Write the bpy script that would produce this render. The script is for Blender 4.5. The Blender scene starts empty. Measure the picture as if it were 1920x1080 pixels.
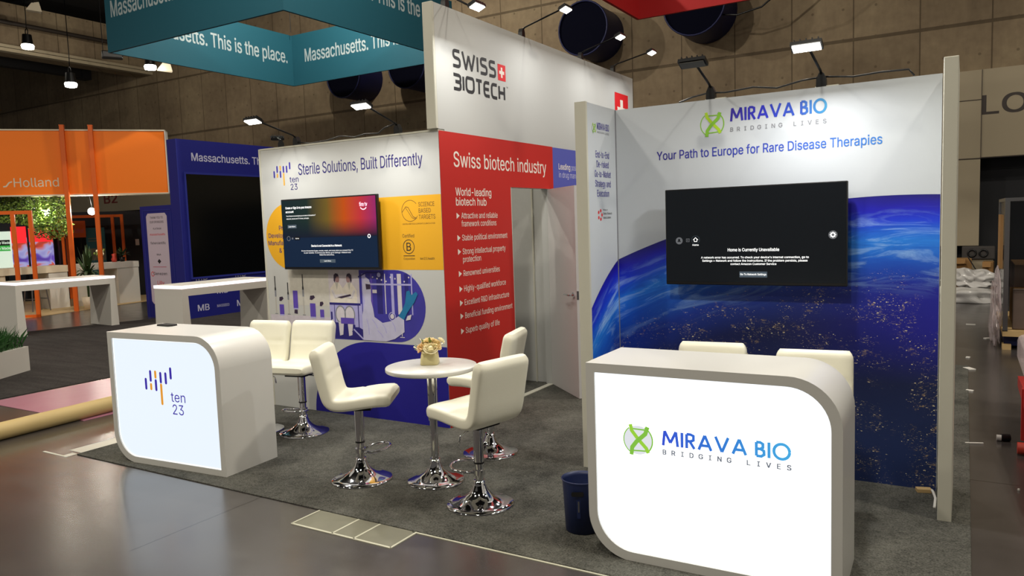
import bpy, bmesh, math, random, os
from mathutils import Vector, Matrix
from mathutils.geometry import delaunay_2d_cdt
import numpy as np
from math import sin, cos, pi, radians as rad
random.seed(7)
S = bpy.context.scene
C = S.collection

# ---------------------------------------------------------------- camera, world, exposure
cam_d = bpy.data.cameras.new('camera'); cam = bpy.data.objects.new('camera', cam_d); C.objects.link(cam)
cam_d.sensor_width = 36; cam_d.lens = 1417.84 / 1920 * 36; cam_d.clip_start = .05; cam_d.clip_end = 200
YAW, PITCH, ROLL = rad(-30.997), rad(4.909), rad(1.919)
fw = Vector((sin(YAW)*cos(PITCH), cos(YAW)*cos(PITCH), -sin(PITCH)))
r0 = Vector((cos(YAW), -sin(YAW), 0)); d0 = fw.cross(r0)
rt = r0*cos(ROLL) + d0*sin(ROLL); dn = -r0*sin(ROLL) + d0*cos(ROLL)
cam.matrix_world = Matrix(((rt.x, -dn.x, -fw.x, 0), (rt.y, -dn.y, -fw.y, 0), (rt.z, -dn.z, -fw.z, 1.7), (0, 0, 0, 1)))
S.camera = cam
S.view_settings.view_transform = 'Standard'; S.view_settings.look = 'None'
S.view_settings.exposure = 0.0; S.view_settings.gamma = 1; S.view_settings.use_curve_mapping = False
W = bpy.data.worlds.new('world'); S.world = W; W.use_nodes = True
W.node_tree.nodes['Background'].inputs[0].default_value = (1, .93, .82, 1)
W.node_tree.nodes['Background'].inputs[1].default_value = .085

# ---------------------------------------------------------------- materials
def lin(c):
    return tuple(((v/255+.055)/1.055)**2.4 if v/255 > .04045 else v/255/12.92 for v in c[:3]) + (1,)
MATS = {}
def mat(name, rgb, rough=.5, metal=0., emit=None, es=1., bump=0., bscale=40., var=0., vscale=3., spec=.5, alpha=1., trans=0., coat=0.):
    m = bpy.data.materials.new(name); m.use_nodes = True; MATS[name] = m
    nt = m.node_tree; b = nt.nodes['Principled BSDF']; col = lin(rgb)
    b.inputs['Base Color'].default_value = col; b.inputs['Roughness'].default_value = rough
    b.inputs['Metallic'].default_value = metal; b.inputs['Specular IOR Level'].default_value = spec
    b.inputs['Alpha'].default_value = alpha; b.inputs['Transmission Weight'].default_value = trans
    b.inputs['Coat Weight'].default_value = coat
    if emit:
        b.inputs['Emission Color'].default_value = lin(emit); b.inputs['Emission Strength'].default_value = es
    if bump or var:
        tc = nt.nodes.new('ShaderNodeTexCoord')
        if bump:
            n = nt.nodes.new('ShaderNodeTexNoise'); n.inputs['Scale'].default_value = bscale; n.inputs['Detail'].default_value = 4
            nt.links.new(tc.outputs['Object'], n.inputs['Vector'])
            bp = nt.nodes.new('ShaderNodeBump'); bp.inputs['Strength'].default_value = bump; bp.inputs['Distance'].default_value = .01
            nt.links.new(n.outputs['Fac'], bp.inputs['Height']); nt.links.new(bp.outputs['Normal'], b.inputs['Normal'])
        if var:
            n = nt.nodes.new('ShaderNodeTexNoise'); n.inputs['Scale'].default_value = vscale; n.inputs['Detail'].default_value = 5
            nt.links.new(tc.outputs['Object'], n.inputs['Vector'])
            mx = nt.nodes.new('ShaderNodeMix'); mx.data_type = 'RGBA'
            mx.inputs[6].default_value = tuple(v*(1-var) for v in col[:3])+(1,); mx.inputs[7].default_value = tuple(min(1, v*(1+var)) for v in col[:3])+(1,)
            nt.links.new(n.outputs['Fac'], mx.inputs[0]); nt.links.new(mx.outputs[2], b.inputs['Base Color'])
    return m

class G:                                    # small node-graph helper
    def __init__(s, m): s.nt = m.node_tree; s.b = s.nt.nodes['Principled BSDF']
    def put(s, sock, v):
        if v is None: return
        if isinstance(v, bpy.types.NodeSocket): s.nt.links.new(v, sock)
        else: sock.default_value = v
    def m(s, op, a, b=None, c=None, clamp=False):
        n = s.nt.nodes.new('ShaderNodeMath'); n.operation = op; n.use_clamp = clamp
        s.put(n.inputs[0], a); s.put(n.inputs[1], b); s.put(n.inputs[2], c); return n.outputs[0]
    def coord(s, kind='Object'):
        n = s.nt.nodes.new('ShaderNodeTexCoord'); x = s.nt.nodes.new('ShaderNodeSeparateXYZ')
        s.nt.links.new(n.outputs[kind], x.inputs[0]); return n.outputs[kind], x.outputs[0], x.outputs[1], x.outputs[2]
    def xyz(s, x, y, z=0.):
        n = s.nt.nodes.new('ShaderNodeCombineXYZ'); s.put(n.inputs[0], x); s.put(n.inputs[1], y); s.put(n.inputs[2], z); return n.outputs[0]
    def noise(s, v, scale, detail=4, rough=.55, dist=0.):
        n = s.nt.nodes.new('ShaderNodeTexNoise'); s.put(n.inputs['Vector'], v); n.inputs['Scale'].default_value = scale
        n.inputs['Detail'].default_value = detail; n.inputs['Roughness'].default_value = rough; n.inputs['Distortion'].default_value = dist
        return n.outputs['Fac']
    def voro(s, v, scale, rnd=1.):
        n = s.nt.nodes.new('ShaderNodeTexVoronoi'); s.put(n.inputs['Vector'], v); n.inputs['Scale'].default_value = scale
        n.inputs['Randomness'].default_value = rnd; return n.outputs['Distance'], n.outputs['Color']
    def ramp(s, f, stops, interp='LINEAR'):
        n = s.nt.nodes.new('ShaderNodeValToRGB'); s.put(n.inputs[0], f); e = n.color_ramp.elements; n.color_ramp.interpolation = interp
        while len(e) < len(stops): e.new(.5)
        for k, (p, c) in enumerate(stops):
            e[k].position = p; e[k].color = lin(c) if not isinstance(c, float) else (c, c, c, 1)
        return n.outputs[0]
    def mix(s, f, a, b, mode='MIX'):
        n = s.nt.nodes.new('ShaderNodeMix'); n.data_type = 'RGBA'; n.blend_type = mode
        s.put(n.inputs[0], f); s.put(n.inputs[6], a); s.put(n.inputs[7], b); return n.outputs[2]
    def mapr(s, v, a, b, c=0., d=1.):
        n = s.nt.nodes.new('ShaderNodeMapRange'); s.put(n.inputs[0], v)
        for k, t in enumerate((a, b, c, d)): n.inputs[k+1].default_value = t
        return n.outputs[0]
    def bump(s, h, st=.3, dist=.01):
        n = s.nt.nodes.new('ShaderNodeBump'); n.inputs['Strength'].default_value = st; n.inputs['Distance'].default_value = dist
        s.put(n.inputs['Height'], h); s.nt.links.new(n.outputs[0], s.b.inputs['Normal'])
    def base(s, c): s.put(s.b.inputs['Base Color'], c)
    def rough(s, c): s.put(s.b.inputs['Roughness'], c)

mat('white_panel', (190, 191, 188), .55)
mat('cool_panel', (192, 198, 205), .55)  # bluish cast of the light on the earth wall, put into its colour
mat('white_edge', (196, 194, 180), .5)
mat('white_laminate', (204, 203, 198), .28, spec=.5)
mat('white_plain', (215, 212, 205), .5)
mat('door_white', (206, 204, 204), .45)
mat('red_print', (188, 30, 22), .6)
mat('red_fabric', (170, 10, 14), .7)
mat('dark_text', (28, 28, 32), .6)
mat('white_text', (235, 225, 215), .6)
mat('purple_ink', (46, 32, 150), .55)
mat('navy_ink', (40, 30, 110), .55)
mat('ten_navy', (22, 14, 138), .55)
mat('yellow_print', (226, 166, 22), .6)
mat('gold_ink', (214, 160, 50), .6)
mat('brown_ink', (96, 62, 22), .6)
mat('orange_ink', (232, 140, 30), .5)
mat('lilac_print', (84, 90, 176), .6)
mat('green_ink', (128, 186, 52), .5)
mat('lime_ink', (168, 206, 40), .5)
mat('grey_ink', (130, 132, 140), .6)
mat('red_ink', (214, 28, 36), .6)
mat('pink_ink', (190, 90, 110), .6)
mat('mass_blue', (20, 26, 124), .55)
mat('mass_trim', (40, 48, 140), .45)
mat('lavender_text', (196, 196, 222), .6)
mat('teal_fabric', (16, 84, 102), .75)
mat('teal_text', (168, 182, 186), .7)
mat('orange_paint', (255, 126, 0), .5)
mat('orange_post', (232, 102, 20), .45)
mat('cream', (226, 214, 190), .5)
mat('black_plastic', (14, 14, 16), .4)
mat('black_metal', (20, 20, 22), .35, .6)
mat('screen_off', (6, 8, 10), .16, spec=.4)
mat('chrome', (222, 222, 226), .06, 1.)
mat('steel', (150, 150, 152), .3, 1.)
mat('leather', (230, 227, 208), .42, bump=.04, bscale=120, spec=.4)
mat('bin_blue', (22, 36, 80), .45)
mat('lens_glow', (255, 255, 250), .4, emit=(255, 252, 240), es=14)
mat('lens_off', (58, 55, 48), .3)
mat('led_strip', (255, 240, 250), .4, emit=(255, 240, 250), es=1.7)
mat('petal', (255, 232, 184), .6, var=.05, vscale=30)
mat('petal_pale', (252, 244, 212), .6)
mat('petal_pink', (255, 222, 180), .6)
mat('leaf', (130, 150, 70), .6, var=.25, vscale=30)
mat('leaf_dark', (44, 70, 34), .5, var=.3, vscale=12)
mat('leaf_vine', (122, 150, 58), .6, var=.45, vscale=3)
mat('grass_green', (40, 84, 34), .6, var=.35, vscale=9)
mat('pot_gold', (214, 202, 148), .45, var=.1, vscale=20)
mat('soil', (40, 30, 24), .9)
mat('cardboard', (150, 112, 66), .8, var=.12, vscale=4)
mat('brown_slat', (96, 80, 72), .7, var=.2, vscale=6)
mat('wood', (190, 160, 110), .7, var=.12, vscale=10)
mat('kraft_roll', (190, 166, 112), .6, var=.08, vscale=3)
mat('pink_sheet', (168, 112, 132), .3, bump=.4, bscale=3)
mat('wrap', (214, 212, 210), .25, spec=.7, alpha=.9, bump=.5, bscale=8)
mat('thin_wrap', (220, 205, 205), .2, spec=.7, alpha=.45, bump=.5, bscale=12)
mat('duct_blue', (12, 18, 60), .5, spec=.3)
mat('duct_dark', (6, 7, 20), .9, spec=.05)
mat('platform_tan', (176, 150, 106), .5)
mat('tape_white', (200, 196, 184), .6)
mat('plate', (112, 110, 92), .4, var=.15, vscale=9)
mat('plate_line', (186, 184, 164), .5)
mat('jack_red', (176, 36, 32), .4)
mat('wheel_red', (190, 60, 44), .5)
mat('tan_wall', (158, 146, 122), .6, var=.04, vscale=.6)
mat('dark_room', (20, 22, 28), .7)
mat('lobby_text', (56, 48, 44), .6)
mat('b2_text', (112, 34, 26), .6)
mat('ceiling_black', (16, 15, 16), .9)
mat('beam_black', (22, 22, 26), .7)
mat('pipe_brown', (40, 32, 26), .6)
mat('screen_lilac', (120, 110, 190), .4, emit=(150, 130, 220), es=.9)
mat('screen_red', (200, 30, 30), .4, emit=(235, 40, 48), es=1.1)
mat('screen_white', (220, 235, 220), .4, emit=(220, 240, 222), es=.75)
mat('screen_green', (40, 140, 60), .4, emit=(60, 170, 70), es=.8)
mat('poster_teal', (40, 110, 130), .6)
mat('poster_grey', (130, 130, 120), .6)
mat('sign_orange', (206, 84, 24), .6)
mat('curtain_grey', (66, 62, 60), .8)
mat('glass_dark', (16, 18, 22), .08, alpha=.55, spec=.6)
mat('sponsor_card', (206, 190, 204), .6)
mat('black_hole', (12, 10, 10), .6)
mat('lightbox_cool', (60, 62, 66), .4, emit=(224, 234, 243), es=1.1)
mat('lightbox_white', (255, 255, 255), .4, emit=(253, 255, 250), es=1.7)
mat('lightbox_rim', (235, 245, 255), .4, emit=(240, 248, 255), es=1.15)
mat('tv_text', (230, 230, 230), .5, emit=(235, 238, 240), es=.9)
mat('tv_grey', (70, 72, 76), .4, emit=(92, 94, 98), es=.8)
mat('tv_btn', (60, 70, 76), .4, emit=(58, 70, 84), es=.8)
mat('tv_navy', (8, 18, 34), .2, emit=(16, 34, 58), es=.8)
mat('tv_charcoal', (8, 9, 11), .2, emit=(22, 26, 30), es=.55)
mat('tv_smile', (240, 200, 220), .4, emit=(240, 205, 225), es=1.)
# printed photograph tones
mat('p_bg', (52, 46, 150), .6, var=.3, vscale=7)
mat('p_deep', (30, 22, 112), .6, var=.16, vscale=22)
mat('p_light', (168, 164, 214), .6, var=.16, vscale=22)
mat('p_pale', (206, 200, 206), .6, var=.16, vscale=22)
mat('p_cream', (196, 192, 182), .6, var=.16, vscale=22)
mat('p_coat', (216, 208, 196), .6, var=.16, vscale=22)
mat('p_suit', (186, 184, 210), .6, var=.14, vscale=14)
mat('p_white', (188, 188, 184), .6)
mat('p_skin', (150, 118, 120), .6)
mat('p_hair', (50, 34, 60), .6)
mat('p_glove', (16, 112, 160), .55, var=.2, vscale=14)
mat('p_violet', (88, 66, 170), .6, var=.16, vscale=22)
mat('p_shadow', (178, 174, 166), .6, var=.16, vscale=22)
mat('p_room', (196, 188, 196), .6, var=.16, vscale=22)

# ten-to-pink television picture (an emissive screen image)
m = mat('tv_sunset', (10, 10, 10), .2); g = G(m); _, x, y, z = g.coord('UV')
c1 = g.ramp(x, [(0, (18, 40, 44)), (.28, (26, 48, 44)), (.5, (120, 96, 36)), (.68, (206, 84, 16)), (.84, (206, 54, 60)), (1, (160, 40, 110))])
f = g.mapr(y, 0., .45, 0., 1.); c2 = g.mix(f, lin((16, 26, 46)), c1)
g.put(g.b.inputs['Emission Color'], c2); g.b.inputs['Emission Strength'].default_value = .85
# LED wall picture in the orange pavilion
m = mat('led_picture', (10, 10, 10), .3); g = G(m); v, x, y, z = g.coord('Object')
n1 = g.noise(v, 2.2, 2, .5, 1.); c1 = g.ramp(n1, [(.25, (60, 30, 110)), (.42, (120, 90, 200)), (.52, (190, 190, 240)), (.6, (230, 90, 60)), (.72, (120, 30, 60))])
g.put(g.b.inputs['Emission Color'], c1); g.b.inputs['Emission Strength'].default_value = .7
# gradient inks of the green-and-blue company wordmark
def ink_gradient(name, stops):
    m = mat(name, (40, 40, 200), .5); g = G(m); _, x, y, z = g.coord('Generated')
    g.base(g.ramp(x, stops))
ink_gradient('wordmark_wall', [(0, (48, 34, 150)), (.35, (40, 44, 190)), (.75, (34, 80, 180)), (1, (40, 140, 190))])
ink_gradient('tagline_wall', [(0, (46, 34, 140)), (.5, (44, 66, 180)), (1, (50, 120, 200))])
def glow_gradient(name, stops):
    m = mat(name, (10, 10, 10), .5); g = G(m); _, x, y, z = g.coord('Generated')
    g.put(g.b.inputs['Emission Color'], g.ramp(x, stops)); g.b.inputs['Emission Strength'].default_value = 1.
glow_gradient('wordmark_lit', [(0, (52, 80, 208)), (.5, (50, 124, 212)), (1, (70, 170, 226))])
for nm, c in (('lit_purple', (52, 36, 160)), ('lit_orange', (226, 150, 40)), ('lit_green', (128, 190, 66)), ('lit_lime', (150, 206, 60)), ('lit_grey', (112, 118, 130)), ('lit_pale', (224, 226, 232))):
    mat(nm, (20, 20, 20), .5, emit=c, es=1.)

# floor: polished concrete with joints, stains and scratches
m = mat('floor_concrete', (70, 62, 56), .3, spec=1.); g = G(m); v, x, y, z = g.coord('Object')
n1 = g.noise(v, .55, 6, .6, .6); n2 = g.noise(v, 3.5, 6, .65, .4); n3 = g.noise(g.xyz(g.m('MULTIPLY', x, 1.5), g.m('MULTIPLY', y, 9.)), 1.2, 5)
mx = g.m('ADD', g.m('MULTIPLY', n1, .55), g.m('ADD', g.m('MULTIPLY', n2, .3), g.m('MULTIPLY', n3, .15)))
c = g.ramp(mx, [(.3, (54, 50, 48)), (.5, (63, 59, 57)), (.7, (73, 69, 66))])
wob = g.m('MULTIPLY', g.m('SUBTRACT', g.noise(v, 9, 3), .5), .012)
jx = g.m('ABSOLUTE', g.m('SUBTRACT', g.m('PINGPONG', g.m('ADD', g.m('ADD', x, 3.855), wob), 2.4), 0.))
joint = g.m('LESS_THAN', jx, .005)
jy = g.m('PINGPONG', g.m('ADD', g.m('ADD', y, -.62), wob), 2.4); joint2 = g.m('LESS_THAN', jy, .004)
jj = g.m('MAXIMUM', joint, joint2)
c = g.mix(jj, c, lin((30, 24, 20))); g.base(c)
g.rough(g.mapr(g.m('ADD', g.m('MULTIPLY', n2, .6), g.m('MULTIPLY', n3, .4)), .3, .7, .20, .26)); g.bump(g.m('MULTIPLY', jj, -1.), .2, .01)

def carpet(name, a, b, sx=1., sy=1., sc=1.):
    m = mat(name, a, .95, spec=.1); g = G(m); v, x, y, z = g.coord('Object'); w = g.xyz(g.m('MULTIPLY', x, sx), g.m('MULTIPLY', y, sy))
    n1 = g.noise(w, 2.2*sc, 6, .65, .5); n2 = g.noise(v, 105, 1, .6); n3 = g.noise(v, 30, 4, .8)
    f = g.m('ADD', g.m('MULTIPLY', n1, .34), g.m('ADD', g.m('MULTIPLY', n2, .36), g.m('MULTIPLY', n3, .3)))
    g.base(g.ramp(f, [(.36, a), (.64, b)])); g.bump(g.m('ADD', n2, n3), .7, .012)
carpet('booth_carpet', (44, 44, 41), (106, 105, 98))
carpet('aisle_carpet', (42, 40, 40), (76, 72, 70), .5, 4.)

# cast concrete hall wall: form panels, tie holes, streaks
m = mat('hall_concrete', (120, 100, 74), .8, spec=.2); g = G(m); v, x, y, z = g.coord('Object')
u = g.m('ADD', x, y)
n1 = g.noise(g.xyz(u, y, z), .5, 6, .6); n2 = g.noise(g.xyz(g.m('MULTIPLY', u, 5.), 0., g.m('MULTIPLY', z, .7)), 1.4, 5, .6); n3 = g.noise(g.xyz(u, 0., z), 6, 4)
f = g.m('ADD', g.m('MULTIPLY', n1, .62), g.m('ADD', g.m('MULTIPLY', n2, .16), g.m('MULTIPLY', n3, .22)))
c = g.ramp(f, [(.32, (106, 92, 74)), (.5, (130, 114, 92)), (.68, (152, 137, 110))])
pv = g.m('FLOOR', g.m('DIVIDE', g.m('ADD', u, .4), 1.2192)); pz = g.m('GREATER_THAN', z, 5.25)
wn = g.nt.nodes.new('ShaderNodeTexWhiteNoise'); g.put(wn.inputs['Vector'], g.xyz(pv, pz, 3.)); c = g.mix(1., c, g.ramp(wn.outputs['Value'], [(0, .88), (1, 1.)]), 'MULTIPLY')
sv = g.m('LESS_THAN', g.m('PINGPONG', g.m('ADD', u, .4), .6096), .013)
sh = g.m('MAXIMUM', g.m('LESS_THAN', g.m('ABSOLUTE', g.m('SUBTRACT', z, 5.25)), .035), g.m('LESS_THAN', g.m('ABSOLUTE', g.m('SUBTRACT', z, 7.2)), .03))
hx = g.m('SUBTRACT', g.m('PINGPONG', g.m('ADD', u, .9), .6096), .3); hz = g.m('SUBTRACT', g.m('PINGPONG', z, .62), .31)
hole = g.m('LESS_THAN', g.m('ADD', g.m('MULTIPLY', hx, hx), g.m('MULTIPLY', hz, hz)), .0007)
dk = g.m('MAXIMUM', g.m('MULTIPLY', g.m('MAXIMUM', sv, sh), .6), g.m('MULTIPLY', hole, .4))
g.base(g.mix(dk, c, lin((44, 34, 22)))); g.bump(g.m('ADD', g.m('MULTIPLY', f, .5), g.m('MULTIPLY', dk, -1.)), .3, .03)

# night-side earth photograph printed on the display wall; UV = metres along and up the wall
m = mat('earth_print', (10, 20, 60), .5); g = G(m); v, x, y, z = g.coord('UV')
EU, EV, ER = 1.8, -2.66, 4.45
du = g.m('SUBTRACT', x, EU); dv = g.m('SUBTRACT', y, EV)
dist = g.m('SQRT', g.m('ADD', g.m('MULTIPLY', du, du), g.m('MULTIPLY', dv, dv))); d = g.m('SUBTRACT', ER, dist)
ang = g.m('MULTIPLY', g.m('ARCTAN2', du, dv), ER)
wv = g.noise(g.xyz(ang, g.m('MULTIPLY', d, 4.)), 1.1, 3); dd = g.m('ADD', d, g.m('MULTIPLY', g.m('SUBTRACT', wv, .5), .12))
c = g.ramp(g.m('DIVIDE', dd, 1.8), [(0, (24, 16, 120)), (.04, (22, 20, 176)), (.085, (22, 58, 214)), (.15, (34, 126, 226)), (.22, (22, 96, 206)), (.30, (14, 52, 156)), (.42, (10, 26, 88)), (.60, (9, 20, 64)), (1, (12, 24, 62))])
c = g.mix(g.m('MULTIPLY', g.mapr(x, 1.1, 2.1), g.m('MULTIPLY', g.mapr(d, .35, .6), g.mapr(d, 1.15, .8))), c, lin((24, 22, 150)))
c = g.mix(g.m('MULTIPLY', g.mapr(d, 1.0, 1.5), .85), c, lin((22, 42, 92)))
cl = g.noise(g.xyz(g.m('MULTIPLY', ang, 1.3), g.m('MULTIPLY', d, 8.)), 1.6, 8, .62, .8)
band = g.m('MULTIPLY', g.mapr(d, .06, .2), g.mapr(d, .62, .34))
c = g.mix(g.m('MULTIPLY', g.mapr(cl, .5, .72), band), c, lin((165, 205, 245)))
c = g.mix(g.m('MULTIPLY', g.mapr(cl, .5, .34), g.m('MULTIPLY', band, .5)), c, lin((12, 60, 180)))
land = g.noise(g.xyz(x, g.m('MULTIPLY', y, 1.5)), 1.7, 5, .6, .6); lm = g.m('MULTIPLY', g.mapr(land, .38, .46), g.mapr(d, .42, .6))
hz_ = g.noise(v, 42, 5, .8); c = g.mix(g.m('MULTIPLY', g.m('MULTIPLY', g.mapr(hz_, .56, .72), g.mapr(land, .54, .66)), g.m('MULTIPLY', g.mapr(d, .6, .8), g.m('MULTIPLY', g.mapr(x, 1.45, 1.1), .65))), c, lin((150, 120, 78)))
clus = g.mapr(g.noise(g.xyz(x, g.m('MULTIPLY', y, 1.4)), 4.2, 4, .72), .40, .56)
for sc, th, col, k in ((120, .40, (160, 148, 120), .9), (58, .33, (218, 202, 160), 1.), (19, .15, (240, 226, 176), 1.)):
    q = g.noise(v, sc*.9, 2); vd, vc = g.voro(g.xyz(g.m('ADD', x, g.m('MULTIPLY', q, .04)), g.m('MULTIPLY', y, 1.35)), sc)
    sp = g.nt.nodes.new('ShaderNodeSeparateColor'); g.put(sp.inputs[0], vc)
    on = g.m('LESS_THAN', vd, g.m('MULTIPLY', g.m('MULTIPLY', clus, th), g.m('POWER', sp.outputs[0], 1.5)))
    c = g.mix(g.m('MULTIPLY', g.m('MULTIPLY', on, lm), k), c, lin(col))
blob = g.noise(g.xyz(x, g.m('MULTIPLY', y, 1.5)), 15, 6, .78)
c = g.mix(g.m('MULTIPLY', g.m('MULTIPLY', g.mapr(blob, .585, .66), g.mapr(clus, .2, .8)), g.m('MULTIPLY', lm, .75)), c, lin((176, 150, 104)))
g.base(c)

# ---------------------------------------------------------------- mesh building
def basis(n):
    n = Vector(n).normalized(); a = Vector((0, 0, 1)) if abs(n.z) < .9 else Vector((1, 0, 0))
    u = a.cross(n).normalized(); return u, n.cross(u), n
class MB:
    def __init__(s): s.v = []; s.f = []; s.mi = []; s.sm = []; s.mats = []; s.uv = None
    def _m(s, m):
        if m not in s.mats: s.mats.append(m)
        return s.mats.index(m)
    def add(s, vs, fs, m, smooth=False):
        o = len(s.v); s.v += [Vector(p) for p in vs]; k = s._m(m)
        for f in fs: s.f.append([o+i for i in f]); s.mi.append(k); s.sm.append(smooth)
        return s
    def box(s, a, b, m, bevel=0., seg=2):
        lo = [min(a[i], b[i]) for i in range(3)]; hi = [max(a[i], b[i]) for i in range(3)]
        bm = bmesh.new(); bmesh.ops.create_cube(bm, size=1)
        for vv in bm.verts: vv.co = Vector([(lo[i]+hi[i])/2 + vv.co[i]*(hi[i]-lo[i]) for i in range(3)])
        if bevel: bmesh.ops.bevel(bm, geom=bm.edges[:], offset=bevel, segments=seg, profile=.5, affect='EDGES')
        return s.bm(bm, m)
    def bm(s, bm, m, smooth=False):
        bm.verts.index_update(); s.add([v.co.copy() for v in bm.verts], [[v.index for v in f.verts] for f in bm.faces], m, smooth); bm.free(); return s
    def obox(s, c, size, m, rz=0., bevel=0., rx=0.):
        t = MB(); t.box([-q/2 for q in size], [q/2 for q in size], m, bevel); M = Matrix.Translation(c) @ Matrix.Rotation(rz, 4, 'Z') @ Matrix.Rotation(rx, 4, 'X')
        return s.add([M @ p for p in t.v], t.f, m)
    def cyl(s, p, q, r, m, r2=None, n=16, caps=True):
        p, q = Vector(p), Vector(q); r2 = r if r2 is None else r2; u, w, _ = basis(q-p)
        ring = lambda c, rr: [c + u*rr*cos(2*pi*i/n) + w*rr*sin(2*pi*i/n) for i in range(n)]
        s.add(ring(p, r)+ring(q, r2), [[i, (i+1) % n, n+(i+1) % n, n+i] for i in range(n)], m, True)
        if caps: s.add(ring(p, r), [list(range(n))[::-1]], m); s.add(ring(q, r2), [list(range(n))], m)
        return s
    def tube(s, path, r, m, n=8, closed=False):
        P = [Vector(p) for p in path]; L = len(P); vs = []; up = None
        for i in range(L):
            t = (P[(i+1) % L]-P[i-1]) if closed else (P[min(i+1, L-1)]-P[max(i-1, 0)])
            t.normalize()
            if up is None: u, w, _ = basis(t)
            else: w = t.cross(up).normalized(); u = w.cross(t)
            up = u; vs += [P[i] + u*r*cos(2*pi*k/n) + t.cross(u)*r*sin(2*pi*k/n) for k in range(n)]
        fs = [[i*n+k, i*n+(k+1) % n, ((i+1) % L)*n+(k+1) % n, ((i+1) % L)*n+k] for i in range(L if closed else L-1) for k in range(n)]
        if not closed: fs += [list(range(n))[::-1], [(L-1)*n+k for k in range(n)]]
        return s.add(vs, fs, m, True)
    def lathe(s, prof, m, c=(0, 0, 0), n=32, sq=None, rz=0.):
        c = Vector(c); vs = []
        for r, z in prof:
            for i in range(n):
                a = 2*pi*i/n; k = 1.
                if sq: k = (abs(cos(a))**sq + abs(sin(a))**sq)**(-1/sq)
                vs.append(c + Vector((r*k*cos(a+rz), r*k*sin(a+rz), z)))
        fs = [[j*n+i, j*n+(i+1) % n, (j+1)*n+(i+1) % n, (j+1)*n+i] for j in range(len(prof)-1) for i in range(n)]
        if prof[0][0] > 1e-5: fs.append(list(range(n))[::-1])
        if prof[-1][0] > 1e-5: fs.append([(len(prof)-1)*n+i for i in range(n)])
        return s.add(vs, fs, m, True)
    def prism(s, poly, o, u, v, depth, m, m_side=None):       # polygon in the plane (o,u,v), extruded by the vector depth
        o, u, v, dp = map(Vector, (o, u, v, depth)); n = len(poly); a = [o+u*x+v*y for x, y in poly]
        s.add(a, [list(range(n))], m); s.add([p+dp for p in a], [list(range(n))[::-1]], m)
        return s.add(a+[p+dp for p in a], [[i, (i+1) % n, n+(i+1) % n, n+i] for i in range(n)], m_side or m)
    def ball(s, c, r, m, n=10, sc=(1, 1, 1)):
        bm = bmesh.new(); bmesh.ops.create_uvsphere(bm, u_segments=n, v_segments=max(5, n*2//3), radius=r)
        for vv in bm.verts: vv.co = Vector(c) + Vector((vv.co.x*sc[0], vv.co.y*sc[1], vv.co.z*sc[2]))
        return s.bm(bm, m, True)
    def build(s, name, parent=None, world=True, loc=None):
        me = bpy.data.meshes.new(name); o = bpy.data.objects.new(name, me); C.objects.link(o)
        vs = s.v
        if parent is not None:
            o.parent = parent
            if world:
                M = MW[parent].inverted(); vs = [M @ p for p in vs]
            MW[o] = MW[parent]
        elif loc is not None:
            L = Vector(loc); vs = [p - L for p in vs]; o.location = L; MW[o] = Matrix.Translation(L)
        else: MW[o] = Matrix()
        me.from_pydata([tuple(p) for p in vs], [], s.f)
        for mn in s.mats: me.materials.append(MATS[mn])
        me.polygons.foreach_set('material_index', s.mi); me.polygons.foreach_set('use_smooth', s.sm)
        if s.uv:
            l = me.uv_layers.new(name='UV')
            for lp in me.loops: l.data[lp.index].uv = s.uv[lp.vertex_index]
        me.update(); return o
MW = {}
def tag(o, label=None, cat=None, group=None, kind=None):
    if label: o['label'] = label
    if cat: o['category'] = cat
    if group: o['group'] = group
    if kind: o['kind'] = kind
    return o
def thing(name, label, cat, loc, rz=0., group=None):
    o = bpy.data.objects.new(name, None); C.objects.link(o); o.location = loc; o.rotation_euler = (0, 0, rz); o.empty_display_size = .1
    MW[o] = Matrix.Translation(loc) @ Matrix.Rotation(rz, 4, 'Z'); return tag(o, label, cat, group)
def dup(root, loc, rz, label, group=None, name=None):
    r = root.copy(); C.objects.link(r); r.location = loc; r.rotation_euler = (0, 0, rz); r['label'] = label
    if group: r['group'] = group
    for ch in list(root.children):
        c = ch.copy(); C.objects.link(c); c.parent = r
        for g2 in ch.children:
            e = g2.copy(); C.objects.link(e); e.parent = c
    return r

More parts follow.
